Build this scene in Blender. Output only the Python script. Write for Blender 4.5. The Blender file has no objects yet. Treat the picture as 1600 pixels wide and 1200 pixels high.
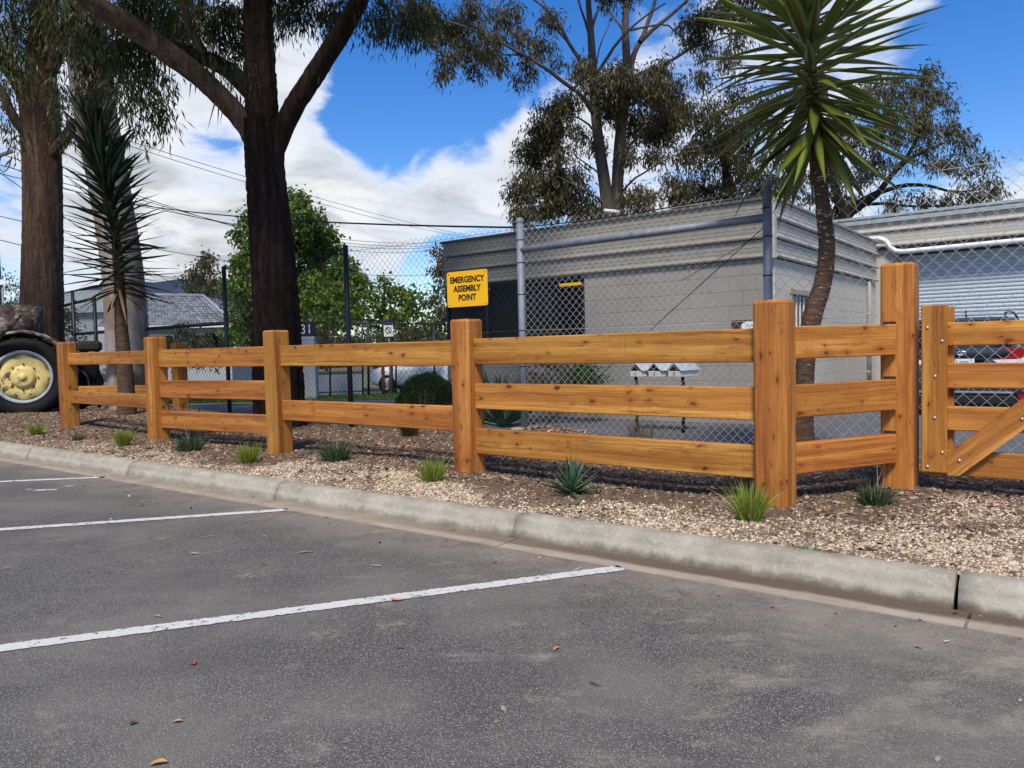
import bpy, math, random
import numpy as np
from mathutils import Vector, Matrix
R = math.radians
random.seed(7)
rng = np.random.default_rng(7)
SC = bpy.context.scene
COL = SC.collection

# ------------------------------------------------------------------ camera
FPX = 1195.0
PITCH, ROLL = math.atan(55/FPX), R(1.4)
cam_d = bpy.data.cameras.new('camera'); cam = bpy.data.objects.new('camera', cam_d); COL.objects.link(cam)
cam_d.sensor_width = 36; cam_d.lens = 36*FPX/1600; cam_d.clip_start = 0.05; cam_d.clip_end = 6000
cam.matrix_world = Matrix.Translation((0, 0, 1.0)) @ Matrix.Rotation(R(90)-PITCH, 4, 'X') @ Matrix.Rotation(-ROLL, 4, 'Z')
SC.camera = cam

def ray(px, py):
    """direction, in the world, of a point of the 1600 x 1200 survey photograph (used to take measurements from it)"""
    dx, dy = px-800, py-600
    x = dx*math.cos(ROLL)-dy*math.sin(ROLL); y = dx*math.sin(ROLL)+dy*math.cos(ROLL)
    return Vector((x, FPX*math.cos(PITCH)-y*math.sin(PITCH), -FPX*math.sin(PITCH)-y*math.cos(PITCH)))
def at(px, py, Y):
    d = ray(px, py); return Vector((d.x*Y/d.y, Y, 1.0+d.z*Y/d.y))
def gp(px, py, z=0.0):
    d = ray(px, py); t = (z-1.0)/d.z; return Vector((d.x*t, d.y*t, z))

# ------------------------------------------------------------------ light
SUN_EL, SUN_AZ = R(54), R(188)          # azimuth clockwise from +Y: behind the camera, a little to the left
W = bpy.data.worlds.new('World'); SC.world = W; W.use_nodes = True
wn, wl = W.node_tree.nodes, W.node_tree.links; wn.clear()
class NT:
    """small helper round a node tree"""
    def __init__(s, nodes, links): s.n, s.l = nodes, links
    def add(s, typ, **kw):
        nd = s.n.new(typ)
        for k, v in kw.items(): setattr(nd, k, v)
        return nd
    def put(s, sock, v):
        if v is None: return
        if hasattr(v, 'links') or hasattr(v, 'is_linked'): s.l.new(v, sock)
        else:
            if sock.type == 'RGBA' and len(v) == 3: v = (*v, 1)
            sock.default_value = v
    def math(s, op, a, b=None, c=None, clamp=False):
        nd = s.add('ShaderNodeMath', operation=op, use_clamp=clamp)
        s.put(nd.inputs[0], a); s.put(nd.inputs[1], b); s.put(nd.inputs[2], c); return nd.outputs[0]
    def vmath(s, op, a, b=None, scale=None):
        nd = s.add('ShaderNodeVectorMath', operation=op)
        s.put(nd.inputs[0], a); s.put(nd.inputs[1], b)
        if scale is not None: s.put(nd.inputs['Scale'], scale)
        return nd.outputs['Value'] if op in ('LENGTH', 'DOT_PRODUCT', 'DISTANCE') else nd.outputs[0]
    def noise(s, vec, scale, detail=4, rough=.55, dist=0, out='Fac', dim='3D'):
        nd = s.add('ShaderNodeTexNoise', noise_dimensions=dim); s.put(nd.inputs['Vector'], vec)
        nd.inputs['Scale'].default_value = scale; nd.inputs['Detail'].default_value = detail
        nd.inputs['Roughness'].default_value = rough; nd.inputs['Distortion'].default_value = dist
        return nd.outputs[out]
    def vor(s, vec, scale, feature='F1', out='Distance', dim='3D', rnd=1):
        nd = s.add('ShaderNodeTexVoronoi', feature=feature, voronoi_dimensions=dim); s.put(nd.inputs['Vector'], vec)
        nd.inputs['Scale'].default_value = scale; nd.inputs['Randomness'].default_value = rnd
        return nd.outputs[out]
    def mapr(s, v, a, b, c=0, d=1, smooth=True):
        nd = s.add('ShaderNodeMapRange', interpolation_type='SMOOTHSTEP' if smooth else 'LINEAR')
        s.put(nd.inputs[0], v)
        for i, q in enumerate((a, b, c, d)): nd.inputs[i+1].default_value = q
        return nd.outputs[0]
    def mix(s, f, a, b, typ='MIX'):
        nd = s.add('ShaderNodeMix', data_type='RGBA', blend_type=typ)
        s.put(nd.inputs[0], f); s.put(nd.inputs[6], a); s.put(nd.inputs[7], b); return nd.outputs[2]
    def ramp(s, f, stops):
        nd = s.add('ShaderNodeValToRGB'); s.put(nd.inputs[0], f); e = nd.color_ramp.elements
        while len(e) < len(stops): e.new(.5)
        for el, (p, c) in zip(e, stops): el.position = p; el.color = (*c, 1)
        return nd.outputs[0]
    def comb(s, x, y, z):
        nd = s.add('ShaderNodeCombineXYZ')
        for i, v in enumerate((x, y, z)): s.put(nd.inputs[i], v)
        return nd.outputs[0]
    def sep(s, v):
        nd = s.add('ShaderNodeSeparateXYZ'); s.put(nd.inputs[0], v); return nd.outputs

def build_sky():
    t = NT(wn, wl)
    out = t.add('ShaderNodeOutputWorld'); bg = t.add('ShaderNodeBackground')
    sky = t.add('ShaderNodeTexSky', sky_type='NISHITA'); sky.sun_disc = False
    sky.sun_elevation = SUN_EL; sky.sun_rotation = SUN_AZ; sky.air_density = 1.0; sky.dust_density = .3; sky.ozone_density = 2.5
    hs = t.add('ShaderNodeHueSaturation'); t.put(hs.inputs['Color'], sky.outputs[0]); hs.inputs['Hue'].default_value = .513; hs.inputs['Saturation'].default_value = SKY_SAT; hs.inputs['Value'].default_value = SKY_VAL
    d = t.vmath('NORMALIZE', t.add('ShaderNodeTexCoord').outputs['Generated'])
    x, y, z = t.sep(d)
    zz = t.math('ADD', t.math('MAXIMUM', z, 0.0), .22)
    flat = t.comb(t.math('DIVIDE', x, zz), t.math('DIVIDE', y, zz), 0)       # a cloud layer overhead
    warp = t.noise(flat, 1.6, 3, out='Color')
    fv = t.vmath('ADD', flat, t.vmath('SCALE', t.vmath('SUBTRACT', warp, (.5, .5, .5)), scale=.5))
    n1 = t.noise(fv, 2.1, 10, .6); n2 = t.noise(fv, 6.5, 8, .62)
    dens = t.math('ADD', t.math('MULTIPLY', n1, .50), t.math('ADD', t.math('MULTIPLY', n2, .34), t.math('MULTIPLY', t.noise(fv, 17, 6, .6), .16)))
    # the day's cloud banks and blue gaps, each a broad lobe round a direction
    for (px, py, rad, wgt) in CLOUDS:
        c = ray(px, py).normalized()
        dp = t.vmath('DOT_PRODUCT', d, tuple(c))
        lobe = t.mapr(dp, math.cos(R(rad)), math.cos(R(rad*.15)), 0, wgt)
        dens = t.math('ADD', dens, lobe)
    dens = t.math('SUBTRACT', dens, t.mapr(z, .0, .3, -.03, 0.0))
    cov = t.mapr(dens, .47, .66)
    thick = t.mapr(dens, .56, .92)
    shade = t.noise(fv, 3.3, 6, .6)
    body = t.mix(t.mapr(shade, .38, .60), (.37, .385, .41), (.655, .66, .67))
    cl = t.mix(thick, (.55, .60, .69), body)
    skyc = t.mix(1.0, hs.outputs[0], (SKY_STR,)*3, 'MULTIPLY')
    col = t.mix(cov, skyc, cl)
    t.put(bg.inputs[0], col); bg.inputs[1].default_value = 1.0
    wl.new(bg.outputs[0], out.inputs[0])
SKY_STR, SKY_SAT, SKY_VAL = .130, 1.40, .91
CLOUDS = [(300, 250, 11, .20), (430, 60, 6, .10), (500, 115, 3.5, .12), (250, 380, 9, .14), (600, 320, 7, .20), (760, 270, 6, .22), (860, 180, 5.5, .18),
          (480, 300, 6, .14), (1000, 260, 8, .12), (980, 70, 4, .05), (1150, 60, 6, .10), (1420, 60, 6, .07), (1330, 90, 4, .08), (1560, 290, 5, .16), (1250, 280, 7, .10),
          (660, 130, 8.5, -.28), (570, 190, 3.5, -.14), (800, 60, 7, -.22), (1540, 150, 8, -.20), (1580, 30, 5, -.12), (335, 245, 3.2, -.17), (690, 425, 3.5, -.24), (940, 40, 3, -.12),
          (60, 300, 9, .10)]
build_sky()
sun_d = bpy.data.lights.new('sun', 'SUN'); sun = bpy.data.objects.new('sun', sun_d); COL.objects.link(sun)
sun_d.energy = 3.1; sun_d.angle = R(12); sun_d.color = (1, .925, .80)
sv = Vector((math.sin(SUN_AZ)*math.cos(SUN_EL), math.cos(SUN_AZ)*math.cos(SUN_EL), math.sin(SUN_EL)))
sun.rotation_euler = sv.to_track_quat('Z', 'Y').to_euler(); sun.location = sv*50
SC.view_settings.view_transform = 'Standard'; SC.view_settings.look = 'None'
SC.view_settings.exposure = 0.50; SC.view_settings.gamma = 1.0; SC.view_settings.use_curve_mapping = False
SC.render.engine = 'CYCLES'
SC.cycles.max_bounces = 6; SC.cycles.diffuse_bounces = 3; SC.cycles.transparent_max_bounces = 6

# ------------------------------------------------------------------ mesh helpers
ORG = {}                                            # world origin of each thing
def tag(o, label=None, cat=None, group=None, kind=None):
    for k, v in (('label', label), ('category', cat), ('group', group), ('kind', kind)):
        if v: o[k] = v
    return o
def thing(name, label, cat, loc, group=None):
    o = bpy.data.objects.new(name, None); COL.objects.link(o); o.location = loc; o.empty_display_size = .1
    ORG[o.name] = Vector(loc); return tag(o, label, cat, group)
def link(name, me, parent=None, mat=None):
    o = bpy.data.objects.new(name, me); COL.objects.link(o)
    if mat is not None and not me.materials: me.materials.append(mat)
    if parent is not None:
        o.parent = parent; ORG[o.name] = ORG.get(parent.name, Vector())
    return o
class MB:
    """collects shapes given in world coordinates into one mesh"""
    def __init__(s): s.v, s.f, s.sm = [], [], []
    def add(s, vs, fs, smooth=False):
        b = len(s.v); s.v += [tuple(q) for q in vs]; s.f += [tuple(i+b for i in f) for f in fs]; s.sm += [smooth]*len(fs); return s
    def box(s, c, size, M=None, bev=0):
        hx, hy, hz = (q/2 for q in size); c = Vector(c)
        if bev:
            vs, fs = bevbox(hx, hy, hz, bev)
        else:
            vs = [Vector((x, y, z)) for x in (-hx, hx) for y in (-hy, hy) for z in (-hz, hz)]
            fs = [(0, 1, 3, 2), (4, 6, 7, 5), (0, 4, 5, 1), (2, 3, 7, 6), (0, 2, 6, 4), (1, 5, 7, 3)]
        return s.add([c+(M @ v if M else v) for v in vs], fs)
    def tube(s, pts, rad, n=8, cap=True, smooth=True, jit=0, spin=0):
        pts = [Vector(p) for p in pts]; m = len(pts)
        if not hasattr(rad, '__len__'): rad = [rad]*m
        vs = []; prev = None
        for i, p in enumerate(pts):
            d = (pts[min(i+1, m-1)]-pts[max(i-1, 0)]).normalized()
            if prev is None: a = d.orthogonal().normalized()
            else: a = (prev-d*prev.dot(d)).normalized()
            prev = a; b = d.cross(a)
            for k in range(n):
                th = 2*math.pi*k/n+spin; rr = rad[i]*(1+jit*(random.random()-.5))
                vs.append(p+(a*math.cos(th)+b*math.sin(th))*rr)
        fs = [(i*n+k, i*n+(k+1) % n, (i+1)*n+(k+1) % n, (i+1)*n+k) for i in range(m-1) for k in range(n)]
        if cap: fs += [tuple(range(n))[::-1], tuple((m-1)*n+k for k in range(n))]
        return s.add(vs, fs, smooth)
    def prism(s, prof, o, ax, up, along, smooth=False, cap=True):
        """profile points (a, b) -> o + a*ax + b*up, extruded by the vector along"""
        o, ax, up, along = map(Vector, (o, ax, up, along)); n = len(prof)
        vs = [o+ax*a+up*b for a, b in prof]; vs += [v+along for v in vs]
        fs = [(i, (i+1) % n, n+(i+1) % n, n+i) for i in range(n)]
        if cap: fs += [tuple(range(n))[::-1], tuple(range(n, 2*n))]
        return s.add(vs, fs, smooth)
    def lathe(s, prof, o, ax, n=32, smooth=True):
        """profile (radius, height) round the axis ax through o"""
        o, ax = Vector(o), Vector(ax).normalized(); a = ax.orthogonal().normalized(); b = ax.cross(a); m = len(prof)
        vs = [o+ax*h+(a*math.cos(2*math.pi*k/n)+b*math.sin(2*math.pi*k/n))*r for r, h in prof for k in range(n)]
        fs = [(i*n+k, i*n+(k+1) % n, (i+1)*n+(k+1) % n, (i+1)*n+k) for i in range(m-1) for k in range(n)]
        return s.add(vs, fs, smooth)
    def quad(s, *p): return s.add(p, [tuple(range(len(p)))])
    def loft(s, secs, smooth=True, cap=True):
        n = len(secs[0]); m = len(secs); vs = [p for q in secs for p in q]
        fs = [(i*n+k, i*n+(k+1) % n, (i+1)*n+(k+1) % n, (i+1)*n+k) for i in range(m-1) for k in range(n)]
        if cap: fs += [tuple(range(n))[::-1], tuple((m-1)*n+k for k in range(n))]
        return s.add(vs, fs, smooth)
    def build(s, name, mat, parent=None, loc=None):
        org = ORG.get(parent.name, Vector()) if parent is not None else Vector(loc or (0, 0, 0))
        me = bpy.data.meshes.new(name); me.from_pydata([tuple(Vector(v)-org) for v in s.v], [], s.f)
        me.polygons.foreach_set('use_smooth', s.sm); me.update()
        o = link(name, me, parent, mat)
        if parent is None: o.location = org; ORG[o.name] = org
        return o
def bevbox(hx, hy, hz, b):
    vs = []
    for sx in (-1, 1):
        for sy in (-1, 1):
            for sz in (-1, 1):
                vs += [Vector((sx*hx, sy*(hy-b), sz*(hz-b))), Vector((sx*(hx-b), sy*hy, sz*(hz-b))), Vector((sx*(hx-b), sy*(hy-b), sz*hz))]
    idx = lambda x, y, z, k: ((x*2+y)*2+z)*3+k
    fs = []
    for s_ in (0, 1):
        q = [idx(s_, 0, 0, 0), idx(s_, 1, 0, 0), idx(s_, 1, 1, 0), idx(s_, 0, 1, 0)]; fs.append(tuple(q if s_ else q[::-1]))
        q = [idx(0, s_, 0, 1), idx(0, s_, 1, 1), idx(1, s_, 1, 1), idx(1, s_, 0, 1)]; fs.append(tuple(q if s_ else q[::-1]))
        q = [idx(0, 0, s_, 2), idx(1, 0, s_, 2), idx(1, 1, s_, 2), idx(0, 1, s_, 2)]; fs.append(tuple(q if s_ else q[::-1]))
    for a in (0, 1):
        for c in (0, 1):
            e = [idx(0, a, c, 1), idx(0, a, c, 2), idx(1, a, c, 2), idx(1, a, c, 1)]; fs.append(tuple(e if a == c else e[::-1]))
            e = [idx(a, 0, c, 2), idx(a, 0, c, 0), idx(a, 1, c, 0), idx(a, 1, c, 2)]; fs.append(tuple(e if a == c else e[::-1]))
            e = [idx(a, c, 0, 0), idx(a, c, 0, 1), idx(a, c, 1, 1), idx(a, c, 1, 0)]; fs.append(tuple(e if a == c else e[::-1]))
    for x in (0, 1):
        for y in (0, 1):
            for z in (0, 1):
                q = [idx(x, y, z, k) for k in range(3)]; fs.append(tuple(q if (x+y+z) % 2 else q[::-1]))
    return vs, fs
def np_mesh(name, verts, faces, mat, smooth=False):
    """verts (n,3), faces (m,k) numpy arrays"""
    me = bpy.data.meshes.new(name); n, (m, k) = len(verts), faces.shape
    me.vertices.add(n); me.vertices.foreach_set('co', verts.astype(np.float32).ravel())
    me.loops.add(m*k); me.loops.foreach_set('vertex_index', faces.astype(np.int32).ravel())
    me.polygons.add(m); me.polygons.foreach_set('loop_start', np.arange(m, dtype=np.int32)*k)
    if smooth: me.polygons.foreach_set('use_smooth', np.ones(m, bool))
    me.update(calc_edges=True); me.validate()
    if mat is not None: me.materials.append(mat)
    return me
def np_obj(name, verts, faces, mat, parent=None, loc=(0, 0, 0), smooth=False):
    org = ORG.get(parent.name, Vector()) if parent is not None else Vector(loc)
    o = link(name, np_mesh(name, verts-np.array(org), faces, mat, smooth), parent)
    if parent is None: o.location = org; ORG[o.name] = org
    return o
def unit(v): return v/np.maximum(np.linalg.norm(v, axis=-1, keepdims=True), 1e-9)
def leaf_quads(p, d, L, w, side=None):
    """diamond leaves: base p, direction d, length L, half width w"""
    n = len(p)
    if side is None: side = rng.normal(size=(n, 3))
    s = unit(np.cross(d, side)); L = np.asarray(L).reshape(-1, 1); w = np.asarray(w).reshape(-1, 1)
    bend = np.array([0, 0, -1.])*L*.08
    v = np.stack([p, p+d*L*.42+s*w+bend*.2, p+d*L+bend, p+d*L*.42-s*w+bend*.2], 1).reshape(-1, 3)
    return v, np.arange(4*n).reshape(-1, 4)
def blade_strips(p, d, L, w, sag, seg=3):
    """grass blades: narrow strips that bend over"""
    n = len(p); L = np.asarray(L).reshape(-1, 1); w = np.asarray(w).reshape(-1, 1)
    s = unit(np.cross(d, np.array([0, 0, 1.])+rng.normal(size=(n, 3))*.4)); rows = []
    for i in range(seg+1):
        t = i/seg; c = p+d*L*t+np.array([0, 0, -1.])*L*sag*t*t; ww = w*(1-t)**.8+1e-4
        rows += [c-s*ww, c+s*ww]
    v = np.stack(rows, 1); k = 2*(seg+1)
    f = np.concatenate([np.arange(n)[:, None]*k+np.array([[2*i, 2*i+1, 2*i+3, 2*i+2]]) for i in range(seg)])
    return v.reshape(-1, 3), f

# ------------------------------------------------------------------ materials
def mat(name):
    m = bpy.data.materials.new(name); m.use_nodes = True; nt = m.node_tree; nt.nodes.clear()
    t = NT(nt.nodes, nt.links); out = t.add('ShaderNodeOutputMaterial'); b = t.add('ShaderNodeBsdfPrincipled'); t.l.new(b.outputs[0], out.inputs[0])
    t.b, t.out, t.m = b, out, m; return t
def finish(t, col, rough=.7, bump=None, bstr=.3, bdist=.01, spec=.3, metal=0):
    t.put(t.b.inputs['Base Color'], col); t.put(t.b.inputs['Roughness'], rough); t.put(t.b.inputs['Specular IOR Level'], spec); t.put(t.b.inputs['Metallic'], metal)
    if bump is not None:
        bn = t.add('ShaderNodeBump'); bn.inputs['Strength'].default_value = bstr; bn.inputs['Distance'].default_value = bdist
        t.put(bn.inputs['Height'], bump); t.l.new(bn.outputs[0], t.b.inputs['Normal'])
    return t.m
def objco(t): return t.add('ShaderNodeTexCoord').outputs['Object']
def geoco(t): return t.add('ShaderNodeNewGeometry').outputs['Position']
def plain(name, col, rough=.6, var=.12, scale=8, spec=.3, metal=0, bstr=.1):
    t = mat(name); v = objco(t); n = t.noise(v, scale, 5); n2 = t.noise(v, scale*9, 3)
    f = t.math('ADD', t.math('MULTIPLY', n, .7), t.math('MULTIPLY', n2, .3))
    c = t.ramp(f, [(.3, tuple(q*(1-var) for q in col)), (.7, tuple(min(1, q*(1+var)) for q in col))])
    return finish(t, c, rough, n2, bstr, .004, spec, metal)

def m_wood():
    t = mat('stained cypress timber'); v0 = objco(t); oi = t.add('ShaderNodeObjectInfo').outputs['Random']
    seed = t.comb(t.math('MULTIPLY', oi, 37.), t.math('MULTIPLY', oi, 11.3), t.math('MULTIPLY', oi, 23.7))
    x, y, z = t.sep(v0); v = t.vmath('ADD', v0, seed)
    # knots on whichever face is seen: scattered, lying along the grain, many boards with few
    kv = t.vmath('ADD', t.comb(x, t.math('ADD', y, z), 0), seed)
    kw = t.vmath('ADD', kv, t.vmath('SCALE', t.vmath('SUBTRACT', t.noise(kv, 14, 3, out='Color'), (.5, .5, .5)), scale=.06))
    kw = t.vmath('MULTIPLY', kw, (.8, 1.5, 1))
    kd = t.vor(kw, 8.0, dim='2D'); kcs = t.sep(t.vor(kw, 8.0, out='Color', dim='2D')); kc = kcs[0]
    area = t.noise(kv, 2.3, 2)                                           # knots come in whorls
    on = t.math('MULTIPLY', t.mapr(kc, .54, .58), t.mapr(area, .44, .52))
    size = t.math('MULTIPLY_ADD', kcs[1], 1.1, .35)
    kr = t.math('DIVIDE', kd, size)
    core = t.math('MULTIPLY', t.mapr(kr, .075, .15, 1, 0), on)
    halo = t.math('MULTIPLY', t.mapr(kr, .08, .55, 1, 0), on)
    # growth rings: distance from a tilted pith, stirred and softened
    w = t.noise(t.vmath('MULTIPLY', v, (1.1, 5, 5)), 1.0, 5, .6, out='Color')
    wv = t.vmath('SCALE', t.vmath('SUBTRACT', w, (.5, .5, .5)), scale=.10)
    yy = t.math('ADD', t.math('ADD', y, t.math('MULTIPLY', t.math('SUBTRACT', oi, .3), .25)), t.math('MULTIPLY', x, .015))
    zz = t.math('ADD', t.math('ADD', z, t.math('MULTIPLY', t.math('SUBTRACT', oi, .6), .2)), t.math('MULTIPLY', x, .025))
    pv = t.vmath('ADD', t.comb(0, yy, zz), t.vmath('MULTIPLY', wv, (0, 1, 1)))
    rr = t.math('ADD', t.vmath('LENGTH', pv), t.math('MULTIPLY', halo, .025))
    ring = t.noise(t.comb(t.math('MULTIPLY', rr, 95.), oi, 0), 1.0, 3, .6)     # uneven ring spacing
    fine = t.noise(t.vmath('MULTIPLY', v, (1.6, 85, 85)), 1.0, 6, .65, .2)
    band = t.noise(t.vmath('MULTIPLY', t.vmath('ADD', v, wv), (.35, 11, 11)), 1.0, 5, .6)
    blot = t.noise(t.vmath('MULTIPLY', v, (3, 7, 7)), 1.0, 5, .6)
    c = t.ramp(band, [(.30, (.20, .060, .0060)), (.43, (.37, .130, .0115)), (.56, (.48, .196, .021)), (.72, (.68, .335, .057))])
    c = t.mix(t.mapr(ring, .50, .72, 0, .42), c, (.24, .066, .008))
    c = t.mix(t.mapr(fine, .47, .74, 0, .68), c, (.16, .042, .0055))
    stk = t.noise(t.vmath('MULTIPLY', t.vmath('ADD', v, wv), (.45, 30, 30)), 1.0, 4, .55); c = t.mix(t.mapr(stk, .56, .70, 0, .6), c, (.20, .055, .007))
    c = t.mix(t.mapr(fine, .22, .45, .25, 0), c, (.66, .30, .06))
    c = t.mix(t.mapr(blot, .52, .75, 0, .30), c, (.26, .075, .010))
    c = t.mix(t.math('MULTIPLY', halo, .45), c, (.21, .052, .007))
    c = t.mix(t.math('MULTIPLY', core, .82), c, t.mix(kcs[2], (.035, .010, .004), (.12, .03, .008)))
    ck = t.noise(t.vmath('MULTIPLY', t.vmath('ADD', v, wv), (.9, 26, 26)), 1.0, 2, .5); ckm = t.math('MULTIPLY', t.mapr(t.math('ABSOLUTE', t.math('SUBTRACT', ck, .5)), .0, .010, 1, 0), t.mapr(blot, .5, .6))
    c = t.mix(t.math('MULTIPLY', ckm, .75), c, (.09, .022, .005))
    saw = t.noise(t.vmath('MULTIPLY', v, (130, 2.5, 2.5)), 1.0, 2); c = t.mix(t.math('MULTIPLY', t.mapr(saw, .5, .7, 0, .35), t.mapr(t.noise(v, 2.1, 2), .52, .62)), c, (.22, .06, .008))
    hs = t.add('ShaderNodeHueSaturation'); t.put(hs.inputs['Color'], c); t.put(hs.inputs['Value'], t.math('MULTIPLY_ADD', t.math('FRACT', t.math('MULTIPLY', oi, 7.31)), .38, .86)); t.put(hs.inputs['Hue'], t.math('MULTIPLY_ADD', oi, .011, .494)); hs.inputs['Saturation'].default_value = .95
    h = t.math('SUBTRACT', t.math('MULTIPLY', fine, .6), t.math('ADD', t.math('MULTIPLY', core, .6), t.math('MULTIPLY', ring, .2)))
    return finish(t, hs.outputs[0], t.math('MULTIPLY_ADD', fine, .25, .5), h, .4, .004, .18)

def m_asphalt():
    t = mat('worn asphalt'); v = geoco(t)
    warp = t.noise(v, 60, 2, out='Color'); vv = t.vmath('ADD', v, t.vmath('SCALE', warp, scale=.004))
    cell = t.sep(t.vor(vv, 225, out='Color')); d1 = t.vor(vv, 225)
    big = t.noise(v, 1.1, 6, .6); mid = t.noise(v, 5, 6, .65); fin = t.noise(v, 260, 3, .7)
    c = t.ramp(cell[0], [(.0, (.070, .066, .058)), (.5, (.130, .123, .109)), (.80, (.205, .193, .170)), (1.0, (.42, .40, .35))])
    c = t.mix(t.mapr(d1, .35, .7), c, (.045, .042, .038))
    c = t.mix(t.math('MULTIPLY', t.mapr(fin, .5, .75), .4), c, (.19, .182, .176))
    c = t.mix(t.mapr(big, .38, .66, 0, .55), c, (.205, .190, .162)); c = t.mix(t.mapr(t.noise(t.vmath('MULTIPLY', v, (.5, 1.1, 1)), 1.3, 5, .6), .5, .66, 0, .35), c, (.078, .072, .064))
    # pale dust, more of it towards the gate side and near the kerb
    x, y, z = t.sep(v)
    st = t.noise(t.vmath('MULTIPLY', t.vmath('ADD', v, t.vmath('SCALE', t.noise(v, 2, 3, out='Color'), scale=.25)), (1.6, 3.2, 1)), 1.7, 9, .68)
    bias = t.mapr(x, -.8, 1.8, -.01, .12)
    dust = t.mapr(t.math('ADD', st, bias), .555, .72, 0, .72)
    dust = t.math('MULTIPLY', dust, t.mapr(mid, .35, .62, .25, 1))
    gap = t.math('MULTIPLY', t.mapr(d1, .15, .55, .35, 1), t.mapr(t.noise(v, 130, 5, .75), .36, .60, .30, 1.15)); dust = t.math('MULTIPLY', dust, gap, clamp=True)
    c = t.mix(dust, c, (.33, .295, .235))
    sp = t.vor(t.vmath('MULTIPLY', t.vmath('ADD', v, t.vmath('SCALE', t.noise(v, 9, 4, out='Color'), scale=.14)), (1, 1.3, 1)), 1.25, dim='2D')
    spots = t.math('MULTIPLY', t.mapr(sp, .03, .14, 1, 0), t.mapr(t.noise(v, 30, 4, .7), .40, .62)); spots = t.math('MULTIPLY', spots, t.mapr(t.noise(v, 1.7, 2), .45, .6))
    c = t.mix(t.math('MULTIPLY', spots, .7), c, (.33, .28, .19))
    s = t.math('ADD', t.math('MULTIPLY', x, .6025), t.math('MULTIPLY', y, .798))            # distance towards the kerb
    edge = t.math('MULTIPLY', t.mapr(s, 2.75, 3.34, 0, .8), t.mapr(mid, .32, .58, .25, 1))
    edge = t.math('MULTIPLY', edge, gap, clamp=True)
    c = t.mix(edge, c, (.27, .22, .17))
    h = t.math('ADD', t.math('SUBTRACT', 1.0, d1), t.math('MULTIPLY', fin, .7))
    return finish(t, c, .82, h, .55, .004, .35)

def m_concrete(name, a, b, stain, dirt=True):
    t = mat(name); v = geoco(t); n = t.noise(v, 3.2, 8, .65); f = t.noise(v, 90, 4, .7); g = t.noise(t.vmath('MULTIPLY', v, (1, 1, 5)), 4.2, 7, .7)
    c = t.ramp(n, [(.32, a), (.68, b)])
    c = t.mix(t.mapr(g, .46, .70, 0, .75), c, stain)
    c = t.mix(t.mapr(f, .5, .75, 0, .5), c, (.14, .12, .095)); c = t.mix(t.mapr(t.noise(v, 26, 6, .75), .5, .7, 0, .4), c, (.56, .53, .46))
    if dirt:
        z = t.sep(v)[2]; lo = t.mapr(t.math('ADD', z, t.math('MULTIPLY', t.math('SUBTRACT', t.noise(v, 7, 7, .7), .5), .13)), -.118, -.075, 1, 0); xx_ = t.sep(v)[0]
        c = t.mix(t.math('MULTIPLY', lo, t.mapr(xx_, -2.5, 1.6, .25, .85)), c, (.125, .09, .058))
        rim_ = t.mapr(t.math('ADD', z, t.math('MULTIPLY', t.math('SUBTRACT', t.noise(v, 7, 7, .7), .5), .13)), -.085, -.066, 0, 1); rim2 = t.math('MULTIPLY', rim_, t.math('SUBTRACT', 1., t.mapr(z, -.065, -.03)))
        c = t.mix(t.math('MULTIPLY', rim2, .35), c, (.55, .48, .39))
    pit = t.vor(v, 60); c = t.mix(t.mapr(pit, .05, .14, .5, 0), c, (.1, .09, .08))
    return finish(t, c, .85, t.math('ADD', f, t.mapr(pit, .02, .16)), .35, .004, .25)

def m_gutter():
    t = mat('dusty gutter concrete'); v = geoco(t); x, y, z = t.sep(v)
    s = t.math('ADD', t.math('MULTIPLY', x, .6025), t.math('MULTIPLY', y, .798))
    n = t.noise(v, 4, 7, .65); f = t.noise(v, 120, 4, .7)
    c = t.ramp(n, [(.3, (.28, .225, .17)), (.7, (.43, .36, .28))])
    wet = t.mapr(t.math('ADD', s, t.math('MULTIPLY', t.math('SUBTRACT', n, .5), .13)), 3.42, 3.475); wet = t.math('MULTIPLY', wet, t.mapr(x, -1.5, .9, .25, 1))
    c = t.mix(t.math('MULTIPLY', wet, .9), c, (.095, .066, .043))
    c = t.mix(t.mapr(f, .5, .75, 0, .5), c, (.15, .125, .1))
    return finish(t, c, .88, f, .4, .004, .2)

def m_paint():
    t = mat('worn white line paint'); v = geoco(t); cell = t.vor(v, 150); n = t.noise(v, 22, 6, .7); n2 = t.noise(v, 4, 4)
    wear = t.math('MULTIPLY', t.mapr(t.math('ADD', n, t.math('MULTIPLY', t.noise(v, 90, 3, .7), .25)), .68, .77), .9)
    c = t.mix(n2, (.56, .55, .51), (.72, .71, .67)); c = t.mix(wear, c, (.09, .088, .09))
    c = t.mix(t.mapr(cell, .3, .6, 0, .25), c, (.3, .3, .3))
    return finish(t, c, .7, t.math('SUBTRACT', n, cell), .5, .004)

def m_soil():
    t = mat('dark mulchy soil'); v = geoco(t); n = t.noise(v, 2.0, 7, .6); f = t.noise(v, 45, 6, .7)
    x, y, z = t.sep(v); s = t.math('ADD', t.math('MULTIPLY', x, .6025), t.math('MULTIPLY', y, .798))
    c = t.ramp(f, [(.28, (.075, .05, .034)), (.5, (.165, .115, .08)), (.75, (.29, .215, .155))])
    tt = t.math('SUBTRACT', t.math('MULTIPLY', x, .798), t.math('MULTIPLY', y, .6025))
    sand = t.math('MULTIPLY', t.mapr(t.math('ADD', s, t.math('MULTIPLY', t.math('SUBTRACT', n, .5), .9)), 4.5, 3.95, 0, 1), t.mapr(tt, -7., 0., .25, 1))
    c = t.mix(t.math('MULTIPLY', sand, .75), c, t.ramp(f, [(.3, (.17, .12, .075)), (.7, (.36, .275, .19))]))
    return finish(t, c, .95, f, .9, .03, .1)

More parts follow.
